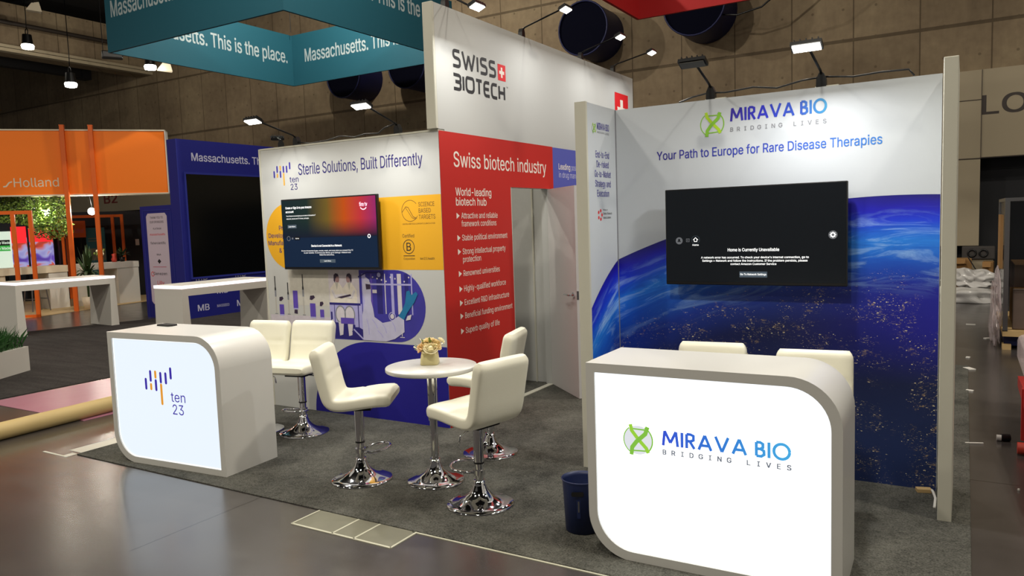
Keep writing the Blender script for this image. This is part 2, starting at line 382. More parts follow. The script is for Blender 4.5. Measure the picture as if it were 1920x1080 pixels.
# ---------------------------------------------------------------- lettering
FONT = None
try:
    p = os.path.join(bpy.utils.resource_path('LOCAL'), 'datafiles', 'fonts', 'Inter.woff2')
    if os.path.exists(p): FONT = bpy.data.fonts.load(p)
except Exception: FONT = None
TC = {}
def glyphs(body, bold=0., res=3, space=1.):
    k = (body, res, space)
    if k not in TC:
        c = bpy.data.curves.new('lettering', 'FONT'); c.body = body; c.resolution_u = res; c.space_character = space; c.fill_mode = 'NONE'
        if FONT: c.font = FONT
        o = bpy.data.objects.new('lettering', c); C.objects.link(o)
        me = o.evaluated_get(bpy.context.evaluated_depsgraph_get()).to_mesh()
        V = np.array([(v.co.x, v.co.y) for v in me.vertices]); Ed = [tuple(e.vertices) for e in me.edges]
        bpy.data.objects.remove(o); bpy.data.curves.remove(c)
        # fill the outlines: triangulate, then keep the triangles the contours wind around
        q, _, T, _, _, _ = delaunay_2d_cdt([Vector(p) for p in V], Ed, [], 0, 1e-5)
        P = np.array([(v.x, v.y) for v in q]); T = np.array([list(t) for t in T]); cen = P[T].mean(1); wn = np.zeros(len(cen), int)
        a = V[[e[0] for e in Ed]]; b = V[[e[1] for e in Ed]]
        for i in range(0, len(cen), 400):
            cx = cen[i:i+400, 0:1]; cy = cen[i:i+400, 1:2]; up = (a[:, 1] <= cy) & (b[:, 1] > cy); dn_ = (a[:, 1] > cy) & (b[:, 1] <= cy)
            xi = a[:, 0] + (cy-a[:, 1])/np.where(b[:, 1] == a[:, 1], 1, b[:, 1]-a[:, 1])*(b[:, 0]-a[:, 0])
            wn[i:i+400] = ((up & (xi > cx)).astype(int) - (dn_ & (xi > cx)).astype(int)).sum(1)
        vs = [tuple(v) for v in P.tolist()]; fs = T[wn != 0].tolist()
        x0 = min(x for x, y in vs); x1 = max(x for x, y in vs)
        TC[k] = ([((x-x0), y) for x, y in vs], fs, x1-x0)
    return TC[k]
_c = glyphs('H'); CAP = max(y for x, y in _c[0])
class Sheet:                                  # flat print on a plane (origin, u, v): polygons and lettering, in thin layers
    def __init__(s, o, u, v=(0, 0, 1), n=None): s.o, s.u, s.v = Vector(o), Vector(u).normalized(), Vector(v).normalized(); s.n = Vector(n).normalized() if n else s.u.cross(s.v); s.b = MB(); s.k = 0
    def p(s, x, y, l): return s.o + s.u*x + s.v*y + s.n*(.0008+.0004*l+s.k*1.2e-5)
    def poly(s, pts, m, l=0): s.k += 1; s.b.add([s.p(x, y, l) for x, y in pts], [list(range(len(pts)))], m); return s
    def rect(s, x0, y0, x1, y1, m, l=0): return s.poly([(x0, y0), (x1, y0), (x1, y1), (x0, y1)], m, l)
    def disc(s, x, y, r, m, l=0, n=32, ry=None, a0=0., a1=2*pi):
        ry = ry or r; full = abs(a1-a0-2*pi) < 1e-6; k = n if full else n+1
        return s.poly([(x+r*cos(a0+(a1-a0)*i/n), y+ry*sin(a0+(a1-a0)*i/n)) for i in range(k)], m, l)
    def line(s, pts, w, m, l=0, closed=False):
        s.k += 1; P = [Vector(p) for p in pts]; L = len(P); vs = []
        for i in range(L):
            a = P[i]-P[i-1] if (closed or i) else P[1]-P[0]; b = P[(i+1) % L]-P[i] if (closed or i < L-1) else a
            a = a.normalized(); b = b.normalized(); t = a+b; t = t.normalized() if t.length > 1e-4 else a
            q = Vector((-t.y, t.x))*w/2/max(.36, t.dot(a)); vs += [s.p(*(P[i]+q), l), s.p(*(P[i]-q), l)]
        s.b.add(vs, [[2*i, 2*i+1, (2*i+3) % (2*L), (2*i+2) % (2*L)] for i in range(L if closed else L-1)], m); return s
    def ring(s, x, y, r, w, m, l=0, n=40, a0=0., a1=2*pi, ry=None):
        full = abs(a1-a0-2*pi) < 1e-6; ry = ry or r
        return s.line([(x+r*cos(a0+(a1-a0)*i/n), y+ry*sin(a0+(a1-a0)*i/n)) for i in range(n if full else n+1)], w, m, l, full)
    def cap(s, x, y0, y1, w, m, l=0):
        r = w/2; a = [(x+r*cos(t*pi/6), y1-r+r*sin(t*pi/6)) for t in range(7)] + [(x+r*cos(t*pi/6), y0+r+r*sin(t*pi/6)) for t in range(6, 13)]
        return s.poly(a, m, l)
    def text(s, body, x, y, h, m, w=None, bold=0., l=1, align='L', res=3, space=1., shear=0.):
        s.k += 1; vs, fs, tw = glyphs(body, bold, res, space); sy = h/CAP; sx = sy if w is None else w/tw
        if align == 'C': x -= tw*sx/2
        if align == 'R': x -= tw*sx
        for kk, (ox, oy) in enumerate(((0, 0),) if not bold else ((-bold, -bold*.6), (bold, -bold*.6), (bold, bold*.6), (-bold, bold*.6))):
            s.b.add([s.p(x+(a+ox)*sx, y+(b+oy)*sy, l+kk*.22) for a, b in vs], fs, m)
        return s
    def build(s, name, parent): return s.b.build(name, parent)

def lamp(name, kind, loc, energy, parent=None, color=(1, 1, 1), size=.1, target=None, angle=None, blend=.3):
    d = bpy.data.lights.new(name, kind); d.energy = energy; d.color = color
    if kind == 'AREA': d.size = size; d.shape = 'DISK'
    else: d.shadow_soft_size = size
    if angle: d.spot_size = angle; d.spot_blend = blend
    o = bpy.data.objects.new(name, d); C.objects.link(o); o.location = loc
    if target is not None: o.rotation_euler = (Vector(target)-Vector(loc)).to_track_quat('-Z', 'Y').to_euler()
    if parent is not None:
        mw = Matrix.LocRotScale(Vector(loc), o.rotation_euler, None); o.parent = parent; o.matrix_local = MW[parent].inverted() @ mw
    return o
WARM = (1, .92, .78); COOL = (1, .985, .955)

# ---------------------------------------------------------------- the hall
def struct(b, name): return tag(b.build(name), kind='structure')
b = MB(); b.add([(-42, -10, 0), (14, -10, 0), (14, 19, 0), (-42, 19, 0)], [[0, 1, 2, 3]], 'floor_concrete'); struct(b, 'floor')
b = MB(); b.box((-42, 17.5, 4.3), (14, 17.9, 10.2), 'hall_concrete'); struct(b, 'wall_back')
b = MB(); b.box((-42, 17.3, 2.66), (.23, 17.5, 4.32), 'tan_wall'); b.box((.23, 17.3, 2.66), (14, 17.5, 4.32), 'tan_wall')
b.box((-3, 17.3, .96), (.23, 17.5, 2.66), 'tan_wall'); b.box((-3, 17.28, 2.64), (14, 17.305, 2.65), 'lobby_text')
b.box((.232, 17.285, 2.66), (.24, 17.305, 4.32), 'lobby_text'); b.box((-.4, 17.285, 3.755), (.23, 17.305, 3.762), 'lobby_text'); struct(b, 'trim_1')
b = MB(); b.box((-42, 17.8, 0), (14, 18, 4.32), 'dark_room'); struct(b, 'wall_lower')  # near-black colour stands for the darkness inside the lower openings
s = Sheet((.245, 17.3, 3.47), (1, 0, 0)); s.text('LOBBY', 0, .0, .355, 'lobby_text', w=1.95, bold=.012); s.b.add([], [], 'lobby_text')
tag(s.b.build('wall_lettering', loc=(.245, 17.3, 3.47)), kind='structure')
s = Sheet((-28.75, 17.3, 2.98), (1, 0, 0)); s.text('B2', 0, .0, .34, 'b2_text', w=.85, bold=.02)
tag(s.b.build('wall_lettering', loc=(-28.75, 17.3, 2.98)), kind='structure')
b = MB(); b.box((-26.3, -10, 7.5), (-25.7, 17.5, 9.05), 'hall_concrete'); struct(b, 'wall_left')
b = MB(); b.box((-25.72, -10, 7.5), (-25.45, 17.5, 7.6), 'tan_wall'); b.box((-25.72, -10, 7.63), (-25.5, 17.5, 7.72), 'tan_wall'); struct(b, 'trim_2')
b = MB(); b.box((-42, -10, 9.6), (14, 18, 9.8), 'ceiling_black'); struct(b, 'ceiling')
b = MB(); b.cyl((-25.45, -8, 8.38), (-25.45, 16.1, 8.38), .07, 'pipe_brown', n=8); b.cyl((-25.45, 16.1, 8.38), (-25.45, 16.1, 8.05), .04, 'pipe_brown', n=8); tag(b.build('conduit_pipe'), 'dark conduit pipe running along the upper concrete band', 'pipe')
b = MB(); b.box((-28.2, -4, 7.55), (-27.9, 16.6, 7.95), 'beam_black'); b.box((-28.25, 16.3, 7.5), (-27.85, 16.65, 8.1), 'beam_black'); tag(b.build('steel_beam', loc=(-28, 6, 7.5)), 'dark steel beam below the concrete band at upper left', 'beam')
b = MB()
for k, y in enumerate((9.5, 13.5)):
    b.box((-40, y-.08, 9.2), (-6, y+.08, 9.35), 'beam_black')
for k in range(6): b.cyl((-24-k*1.6, 10+k*.4, 9.0), (-22.6-k*1.6, 12+k*.6, 9.5), .05, 'beam_black', n=8)
tag(b.build('ceiling_truss', loc=(-20, 10, 9.2)), 'dark ceiling truss above the concrete band at upper left', 'truss')

# high-bay hall lamps: three hang in view, the rest are added, unseen above the frame, to brighten the hall
def high_bay(x, y, z, label, power, ztop=9.6, size=.45, kind='AREA'):
    t = thing('high_bay_lamp', label, 'lamp', (x, y, z), 0, 'high bay lamps of the hall')
    b = MB(); b.cyl((x, y, z+.12), (x, y, z+.42), .15, 'black_metal', .12); b.tube([(x+.07*cos(a), y, z+.5+.09*sin(a)) for a in [i*pi/6 for i in range(12)]], .015, 'black_metal', 6, True); b.build('housing', t)
    b = MB(); b.lathe([(.05, 0), (.15, .02), (.17, .10), (.15, .14)], 'lens_glow', (x, y, z), 16); b.build('lens', t)
    b = MB(); b.tube([(x, y, z+.58), (x+.02, y, z+.9), (x, y, ztop)], .012, 'black_metal', 5); b.build('cord', t)
    lamp('lamp_light', kind, (x, y, z-(.03 if kind == 'AREA' else .14)), power, t, WARM, size if kind == 'AREA' else .08)
    return t
high_bay(-23.49, 12.21, 7.2, 'hanging high bay lamp at far upper left, highest of the three', 45, kind='POINT')
high_bay(-20.3, 13.9, 6.45, 'hanging high bay lamp just under the teal hanging sign', 45, kind='POINT')
high_bay(-22.39, 12.75, 6.05, 'hanging high bay lamp in front of the dark beam', 45, kind='POINT')
HB_ADDED = [(-1.2, -.8, 290), (-6.2, -.8, 290), (-10.0, -3.5, 330), (3.5, 3.5, 340), (-18.5, -1.0, 560), (-11.8, 11.8, 850), (-1.5, 7.0, 150), (-6.8, 9.3, 620), (4.0, 10.5, 340), (-9.5, 6.0, 560)]
for x, y, pw in HB_ADDED: high_bay(x, y, 8.3, 'added high bay lamp, unseen above the frame, brightening the hall', pw, size=.6, kind='POINT' if (x, y) in ((-11.8, 11.8), (-6.8, 9.3), (-9.5, 6.0)) else 'AREA')

# ducts on the concrete wall
def duct(x, z, r, label, L=1.0, dx=.0):
    t = thing('air_duct', label, 'duct', (x, 17.5, z), 0, 'round air ducts on the concrete wall')
    b = MB(); b.cyl((x, 17.5, z), (x+dx, 17.5-L, z-.0), r, 'duct_blue', r*1.0, 32, False); b.tube([(x+dx+r*cos(a), 17.5-L, z+r*sin(a)) for a in [i*pi/16 for i in range(32)]], .022, 'duct_blue', 6, True); b.build('duct_body', t)
    b = MB(); b.cyl((x+dx, 17.5-L+.03, z), (x+dx, 17.5-L+.05, z), r*.99, 'duct_dark', n=32); b.build('outlet', t)
duct(-7.75, 6.18, .62, 'dark round air duct high on concrete, beside the arm lamps'); duct(-5.1, 6.3, .68, 'dark round air duct partly behind the red hanging sign')
duct(-15.3, 6.05, .62, 'dark round air duct under the teal hanging sign, left one'); duct(-13.0, 6.05, .62, 'dark round air duct beside the tall white wall, under teal sign')
b = MB(); b.tube([(-4.65, 16.6, 6.0), (-4.2, 16.6, 5.92), (-3.7, 16.6, 6.0), (-3.2, 16.6, 6.35), (-2.4, 16.6, 7.2), (-1.8, 16.6, 9.6)], .02, 'black_plastic', 6); tag(b.build('hanging_cable'), 'black cable sagging from the duct behind the red sign', 'cable')

# small ceiling-hung fixtures at upper left
t = thing('hanging_speaker', 'black flat box hanging under the conduit beside teal sign', 'speaker', (-21.38, 13.45, 7.0)); x, y, z = -21.38, 13.45, 6.95
b = MB(); b.obox((x, y, z), (.55, .3, .2), 'black_plastic', rad(60), .03); b.build('speaker_box', t); b = MB(); b.cyl((x-.12, y-.2, z+.1), (x-.12, y-.2, 9.6), .012, 'black_metal', n=6); b.build('cord', t)
for (x, y, z), lab in (((-23.36, 12.4, 8.44), 'white wedge shaped fixture under the ceiling at far upper left'), ((-20.2, 14.3, 6.62), 'white tilted fixture beside the high bay lamp under teal sign')):
    t = thing('ceiling_fixture', lab, 'fixture', (x, y, z)); b = MB()
    b.prism([(-.2, -.1), (.2, -.14), (.14, .14), (-.05, .1)], (x, y, z), (.55, .84, 0), (0, 0, 1), (-.2, .12, 0), 'cream'); b.build('fixture_body', t)
    b = MB(); b.cyl((x, y, z+.1), (x, y, 9.6), .012, 'black_metal', n=6); b.build('cord', t)

# ---------------------------------------------------------------- hanging signs
t = thing('hanging_sign', 'square teal fabric sign hanging from the ceiling with white slogan', 'sign', (-12.55, 11.95, 5.5))
X0, X1, Ya, Yb, Z0, Z1, TH = -15.14, -10.03, 9.44, 14.47, 5.45, 6.73, .05
for nm, a, c in (('fabric_panel', (X0, Ya, Z0), (X1, Ya+TH, Z1)), ('fabric_panel', (X0, Yb-TH, Z0), (X1, Yb, Z1)), ('fabric_panel', (X0, Ya+TH, Z0), (X0+TH, Yb-TH, Z1)), ('fabric_panel', (X1-TH, Ya+TH, Z0), (X1, Yb-TH, Z1))):
    b = MB(); b.box(a, c, 'teal_fabric'); b.build(nm, t)
SL = 'Massachusetts. This is the place.'
for o, u in (((X0+.2, Ya, Z0+.68), (1, 0, 0)), ((X1, Ya+.2, Z0+.68), (0, 1, 0)), ((X0+TH, Ya+.25, Z0+.56), (0, 1, 0)), ((X0+.5, Yb-TH, Z0+.56), (1, 0, 0))):
    s = Sheet(o, u); s.text(SL, 0, 0, .32, 'teal_text', w=4.55, bold=.012); s.build('lettering', t)
for x, y in ((X0+.3, Ya+.3), (X1-.3, Ya+.3), (X0+.3, Yb-.3), (X1-.3, Yb-.3)): b = MB(); b.cyl((x, y, Z1), (x, y, 9.6), .008, 'black_metal', n=5); b.build('hanging_wire', t)
t = thing('hanging_sign', 'red fabric square sign hanging at the top of the view', 'sign', (-2.2, 10.2, 5.0))
X0, X1, Ya, Yb, Z0, Z1 = -4.75, -.2, 7.9, 12.25, 5.0, 5.9
for a, c in (((X0, Ya, Z0), (X1, Ya+TH, Z1)), ((X0, Yb-TH, Z0), (X1, Yb, Z1)), ((X0, Ya+TH, Z0), (X0+TH, Yb-TH, Z1)), ((X1-TH, Ya+TH, Z0), (X1, Yb-TH, Z1))):
    b = MB(); b.box(a, c, 'red_fabric'); b.build('fabric_panel', t)
for x, y in ((X0+.3, Ya+.3), (X1-.3, Yb-.3), (X0+.3, Yb-.3), (X1-.3, Ya+.3)): b = MB(); b.cyl((x, y, Z1), (x, y, 9.6), .008, 'black_metal', n=5); b.build('hanging_wire', t)

# ---------------------------------------------------------------- floor coverings
b = MB(); b.box((-5.965, 3.205, 0), (.05, 9.4, .008), 'booth_carpet', .003, 1); tag(b.build('booth_carpet', loc=(-3, 6, 0)), 'grey carpet under the booth with bar stools', 'carpet')
b = MB(); b.add([(-15.2, 1.0, .002), (-8.86, 1.0, .002), (-8.86, 14, .002), (-13.6, 14, .002), (-14.2, 9.2, .002), (-14.9, 7.0, .002), (-16, 3, .002)], [[0, 1, 2, 3, 4, 5, 6]], 'aisle_carpet'); b.prism([(-15.2, 1.0), (-8.86, 1.0), (-8.86, 14), (-13.6, 14), (-14.2, 9.2), (-14.9, 7.0), (-16, 3)], (0, 0, 0.001), (1, 0, 0), (0, 1, 0), (0, 0, .006), 'aisle_carpet')
tag(b.build('aisle_carpet', loc=(-11, 7, 0)), 'dark grey carpet under the two lit white tables', 'carpet')
b = MB(); b.box((-8.8, 3.85, .001), (-7.0, 5.7, .004), 'pink_sheet'); tag(b.build('pink_patch', loc=(-8, 4.8, 0)), 'flat pink patch on the floor beyond the rolled carpet', 'sheet')  # thin pink patch laid flat on the floor
b = MB(); b.prism([(-17.2, 8.0), (-18.15, 11.95), (-19.4, 13.9), (-24.6, 8.0)], (0, 0, .001), (1, 0, 0), (0, 1, 0), (0, 0, .006), 'platform_tan'); tag(b.build('pavilion_flooring', loc=(-20, 10, 0)), 'light tan flooring under the pavilion counters', 'flooring')
t = thing('carpet_roll', 'long tan roll lying on the concrete floor at left', 'roll', (-7.1, 4.5, .07)); b = MB(); b.cyl((-6.93, 1.6, .075), (-7.3, 6.6, .075), .075, 'kraft_roll', n=24); b.build('roll_body', t)
b = MB(); b.tube([(-6.93+.05*cos(a)*(1-a/20), 1.597, .075+.05*sin(a)*(1-a/20)) for a in [i*.3 for i in range(50)]], .004, 'cardboard', 4); b.build('rolled_end', t)
b = MB(); b.box((-5.97, 3.25, 0), (-6.15, 4.6, .002), 'tape_white'); tag(b.build('floor_tape', loc=(-6.05, 3.9, 0)), 'wide pale tape strip along the left carpet edge', 'tape')
b = MB(); b.box((-6.32, 3.13, 0), (-5.98, 3.15, .002), 'tape_white'); b.box((-6.05, 3.15, 0), (-5.98, 3.22, .002), 'tape_white'); tag(b.build('floor_tape', loc=(-6.15, 3.14, 0)), 'thin white tape mark at the front left carpet corner', 'tape')
b = MB(); b.box((-2.62, 3.19, 0), (-1.2, 3.202, .004), 'plate_line'); tag(b.build('floor_tape', loc=(-1.9, 3.195, 0)), 'thin pale tape line along the front carpet edge', 'tape')
t = thing('floor_hatch', 'dull metal floor hatch of three plates at front carpet edge', 'hatch', (-2.95, 3.1, 0))
for x0, x1 in ((-3.325, -3.02), (-3.015, -2.86), (-2.855, -2.6)):
    b = MB(); b.box((x0, 2.985, 0), (x1, 3.2, .004), 'plate'); b.build('plate', t)
b = MB()
for x in (-3.335, -3.0175, -2.8575, -2.595): b.box((x-.006, 2.975, 0), (x+.006, 3.2, .0045), 'plate_line')
b.box((-3.335, 2.97, 0), (-2.595, 2.984, .0045), 'plate_line'); b.build('frame', t)

# ---------------------------------------------------------------- white-and-yellow display wall (left)
WY = 5.03
t = thing('display_wall', 'white display wall with yellow pill shape and lab photograph', 'display wall', (-4.7, WY, 0)); TEN = t
b = MB(); b.box((-5.767, WY, 0), (-3.668, WY+.08, 2.465), 'white_panel'); b.build('panel', t)
b = MB(); b.box((-5.785, WY-.004, 0), (-5.762, WY+.1, 2.475), 'white_edge'); b.box((-5.767, WY-.003, 2.463), (-3.668, WY+.08, 2.478), 'white_edge'); b.build('frame', t)
def ten_logo(s, x, y, px, uy, pur, org, txt, tw=1.):
    for c_, a, e, m_ in ((0, 0, 2.5, pur), (1, 1.75, 4.2, pur), (1, 0, 1.5, org), (2, 2.5, 4.2, org), (2, -.1, 2.4, pur), (3, 1.6, 4.0, pur), (3, -2.9, 1.6, org), (4, 1.5, 4.0, pur), (5, 2.6, 5.1, pur)):
        s.cap(x+c_*px, y+a*uy, y+e*uy, px*.42, m_, 1)
    s.text('ten', x+4.75*px, y-1.95*uy, 2.0*uy, txt, w=2.75*px); s.text('23', x+4.95*px, y-4.55*uy, 2.05*uy, txt, w=2.1*px)
s = Sheet((-5.767, WY, 0), (1, 0, 0)); r = .315
s.poly([(2.098, 1.335), (2.098, 1.955), (.33, 1.955)] + [(.33+.31*cos(a)*1.0, 1.645+.31*sin(a)) for a in [pi/2+i*pi/24 for i in range(25)]], 'yellow_print', 0); s.build('yellow_print', t)
s = Sheet((-5.767, WY, 0), (1, 0, 0))
s.poly([(1.255-.70*cos(a), .002+.69*sin(a)) for a in [i*pi/40 for i in range(21)]] + [(2.098, .692), (2.098, .002)], 'ten_navy', 0); s.build('navy_print', t)
s = Sheet((-5.767, WY, 0), (1, 0, 0))
s.text('Sterile Solutions, Built Differently', .497, 2.205, .1, 'navy_ink', w=1.43, bold=.004); ten_logo(s, .178, 2.195, .042, .0265, 'purple_ink', 'gold_ink', 'navy_ink'); s.build('headline_lettering', t)
s = Sheet((-5.767, WY, 0), (1, 0, 0))
for x, y, wd in ((.25, 1.775, 'Sterile'), (.2, 1.705, 'Product'), (.053, 1.635, 'Development,'), (.045, 1.565, 'Manufacturing'), (.187, 1.493, '& Testing'), (.27, 1.42, 'Centre')):
    s.text(wd, x, y, .042, 'navy_ink', bold=.008)
s.build('lettering', t)
s = Sheet((-5.767, WY, 0), (1, 0, 0)); cx, cy = 1.775, 1.83
s.ring(cx, cy, .088, .004, 'brown_ink', 1, 40, rad(40), rad(330)); s.line([(cx-.085, cy-.01), (cx-.045, cy+.035), (cx-.02, cy+.03), (cx+.03, cy-.05), (cx+.07, cy-.065)], .005, 'brown_ink', 1); s.line([(cx-.045, cy+.025), (cx+.02, cy-.06), (cx+.06, cy-.07)], .004, 'brown_ink', 1)
for k, wd in enumerate(('SCIENCE', 'BASED', 'TARGETS')): s.text(wd, 1.865, 1.862-k*.052, .036, 'brown_ink', w=(.165, .125, .17)[k])
s.text('DRIVING AMBITIOUS CORPORATE CLIMATE ACTION', 1.69, 1.715, .012, 'brown_ink', w=.34)
cx, cy = 1.745, 1.53
s.text('Certified', cx, 1.608, .028, 'dark_text', align='C', w=.125); s.ring(cx, cy, .058, .006, 'dark_text', 1); s.text('B', cx, cy-.034, .068, 'dark_text', align='C', bold=.004); s.rect(cx-.06, 1.45, cx+.06, 1.456, 'dark_text', 1); s.text('Corporation', cx, 1.42, .018, 'dark_text', align='C', w=.12)
s.text('ten23.health', 1.935, 1.42, .02, 'dark_text', align='C', w=.15); s.build('badge_lettering', t)
# printed laboratory photograph
s = Sheet((-5.767, WY, 0), (1, 0, 0)); pr = lambda x, y: (x, y)
arc = [(1.58+.315*cos(a), 1.02+.312*sin(a)) for a in [-pi/2+i*pi/24 for i in range(25)]]
s.poly([(.8, .70), (1.58, .708)] + arc + [(.8, 1.332)], 'p_bg', 0)
s.rect(.02, .80, .8, 1.33, 'p_white', 0); s.rect(.28, 1.0, .8, 1.33, 'p_cream', 1); s.rect(.02, .80, .8, .90, 'p_room', 1)
s.rect(.8, 1.03, 1.17, 1.332, 'p_room', 1)
for x, hh, b_ in ((.10, .36, 1), (.27, .30, 1), (.47, .38, 1)):           # syringes and vials on the shelf
    s.rect(x-.008, .91, x+.008, .91+hh*.45, 'p_shadow', 2); s.rect(x-.011, .91+hh*.45, x+.011, .91+hh*.68, 'grey_ink', 2); s.rect(x-.009, .91+hh*.62, x+.009, .91+hh*.7, 'dark_text', 3); s.rect(x-.006, .91+hh*.7, x+.006, .91+hh, 'dark_text', 2); s.rect(x-.02, .905, x+.02, .912, 'grey_ink', 2)
for x, y0, y1, w_ in ((.175, .905, 1.0, .06), (.365, .97, 1.135, .062), (.585, .895, 1.02, .07), (.70, .895, .965, .05)):
    s.rect(x-w_/2, y0, x+w_/2, y1, 'p_violet', 2); s.rect(x-w_/2, y0-.012, x+w_/2, y0, 'p_light', 2)
    s.poly([(x-w_/2, y1+.035), (x-w_*.1, y1+.03), (x+w_/2, y1+.055), (x+w_*.3, y1+.075), (x-w_*.4, y1+.07)] if x != .365 else [(x-.025, .92), (x+.02, .915), (x+.02, .955), (x-.02, .955)], 'p_hair', 2)
for x, k in ((.90, 1), (1.05, -1)):                                        # two people in lab coats
    s.poly([(x-.09, 1.03), (x-.085, 1.16), (x-.03, 1.215), (x+.03, 1.215), (x+.085, 1.15), (x+.09, 1.03)], 'p_coat', 2); s.disc(x+.008*k, 1.25, .025, 'p_skin', 3, 16, .036); s.poly([(x+.03*k, 1.272), (x+.02*k, 1.296), (x-.01*k, 1.302), (x-.032*k, 1.285), (x-.034*k, 1.235), (x-.02*k, 1.215), (x-.012*k, 1.25), (x+.004*k, 1.272)], 'p_hair', 4); s.poly([(x-.02, 1.22), (x+.02, 1.22), (x, 1.15)], 'p_shadow', 3)
    s.line([(x-.06*k, 1.15), (x-.03*k, 1.09), (x+.07*k, 1.105)], .028, 'p_pale', 4); s.line([(x-.06*k, 1.14), (x-.02*k, 1.075), (x+.06*k, 1.09)], .004, 'p_shadow', 5)
s.poly([(.9, 1.085), (1.06, 1.115), (1.07, 1.1), (.95, 1.075)], 'p_hair', 5)
s.rect(.8, .73, 1.19, 1.03, 'p_light', 1); s.rect(.80, 1.015, 1.175, 1.035, 'p_deep', 3); s.rect(.855, .80, .862, 1.015, 'p_deep', 3); s.rect(1.14, .76, 1.15, 1.02, 'p_deep', 3)
s.poly([(.80, .715), (1.19, .709), (1.19, .80), (1.1, .84), (.8, .86)], 'p_deep', 2)
for x in (.93, 1.04):
    s.disc(x, .93, .058, 'p_pale', 3, 24, .075); s.ring(x, .93, .058, .012, 'grey_ink', 4, 30, ry=.075); s.poly([(x-.03, .86), (x+.035, .86), (x+.02, .745), (x-.02, .735)], 'p_pale', 4)
s.rect(.93, .845, 1.09, .90, 'p_violet', 5); s.line([(1.08, .80), (1.19, .715)], .014, 'p_light', 4); s.line([(1.06, .78), (1.16, .712)], .008, 'p_deep', 4); s.rect(1.1, .82, 1.17, .98, 'p_light', 2)
s.disc(.83, .86, .02, 'p_pale', 4); s.rect(.81, .76, .83, .95, 'p_deep', 3)
for x, w_, m_ in ((1.20, .045, 'p_light'), (1.30, .02, 'p_violet'), (1.37, .06, 'p_deep'), (1.46, .01, 'p_pale'), (1.53, .03, 'p_light'), (1.60, .045, 'p_pale'), (1.68, .04, 'p_deep'), (1.75, .012, 'p_light')):
    s.rect(x, .95, x+w_, 1.30, m_, 1)
s.rect(1.24, 1.2, 1.75, 1.215, 'p_light', 2); s.rect(1.32, 1.13, 1.37, 1.16, 'p_pale', 3); s.line([(1.16, 1.27), (1.26, 1.31), (1.42, 1.31)], .012, 'p_deep', 2); s.disc(1.53, .93, .022, 'p_pale', 2); s.ring(1.53, .93, .035, .008, 'p_light', 2); s.disc(1.40, 1.29, .02, 'p_light', 2)
for k in range(9): s.disc(1.33+.05*k, 1.27-.012*(k % 4), .008, 'p_pale', 3, 8)
s.poly([(1.19, .708), (1.19, .93), (1.23, 1.06), (1.205, 1.15), (1.215, 1.24), (1.25, 1.27), (1.29, 1.245), (1.305, 1.17), (1.30, 1.06), (1.32, .99), (1.33, .92), (1.42, .87), (1.52, .89), (1.60, .935), (1.66, .905), (1.66, .80), (1.55, .735), (1.45, .708)], 'p_suit', 5)
s.poly([(1.245, 1.21), (1.298, 1.205), (1.302, 1.165), (1.25, 1.16)], 'p_hair', 6); s.line([(1.235, 1.225), (1.30, 1.22)], .006, 'p_pale', 7)
for a in ((1.30, .9, 1.36, .82), (1.42, .86, 1.46, .78), (1.53, .88, 1.56, .80), (1.24, .9, 1.26, .76), (1.36, .80, 1.42, .74)): s.line([(a[0], a[1]), ((a[0]+a[2])/2+.01, (a[1]+a[3])/2), (a[2], a[3])], .008, 'p_light', 6)
s.poly([(1.60, .935), (1.66, .905), (1.70, .97), (1.78, 1.06), (1.82, 1.13), (1.80, 1.15), (1.75, 1.12), (1.73, 1.16), (1.70, 1.15), (1.68, 1.05), (1.645, .99)], 'p_glove', 6); s.poly([(1.68, .90), (1.73, .91), (1.745, .955), (1.70, .94)], 'p_pale', 6); s.rect(1.63, .76, 1.638, .82, 'p_pale', 6); s.rect(1.61, .75, 1.66, .756, 'p_pale', 6)
s.build('printed_photograph', t)

# ---------------------------------------------------------------- tall red-and-white wall with storeroom door
WX = -3.665
t = thing('display_wall', 'tall red and white display wall with storeroom doorway', 'display wall', (WX, 7.1, 0)); SW = t
b = MB(); b.box((WX-.09, 5.112, 0), (WX, 6.14, 2.48), 'white_panel'); b.box((WX-.09, 5.03, 2.48), (WX, 6.14, 3.477), 'white_panel'); b.box((WX-.09, 6.14, 2.035), (WX, 6.89, 3.477), 'white_panel'); b.box((WX-.09, 6.89, 0), (WX, 9.25, 3.477), 'white_panel'); b.build('panel', t)
b = MB(); b.box((WX-.095, 5.0, 2.48), (WX+.002, 5.03, 3.48), 'white_edge', .004, 1); b.box((WX-.09, 6.135, 0), (WX-.002, 6.15, 2.04), 'white_edge'); b.build('edge_profile', t)
s = Sheet((WX, 5.03, 0), (0, 1, 0))
s.poly([(0, .002), (1.105, .002), (1.105, 2.035), (1.97, 2.035), (1.97, 2.467), (0, 2.467)], 'red_print', 0); s.build('red_print', t)
s = Sheet((WX, 5.03, 0), (0, 1, 0)); s.rect(1.97, .002, 4.2, 2.463, 'lilac_print', 0); s.text('Leading', 2.1, 2.245, .06, 'white_text', w=.27, bold=.012); s.text('position', 2.4, 2.245, .06, 'lavender_text', w=.24); s.text('in drug manufacturing', 2.1, 2.16, .06, 'lavender_text', w=.75); s.build('blue_print', t)
s = Sheet((WX, 5.03, 0), (0, 1, 0))
s.text('Swiss biotech industry', .195, 2.185, .125, 'white_text', w=1.625, bold=.006)
s.text('World-leading', .205, 1.945, .066, 'white_text', w=.555, bold=.01); s.text('biotech hub', .205, 1.862, .066, 'white_text', w=.47, bold=.01)
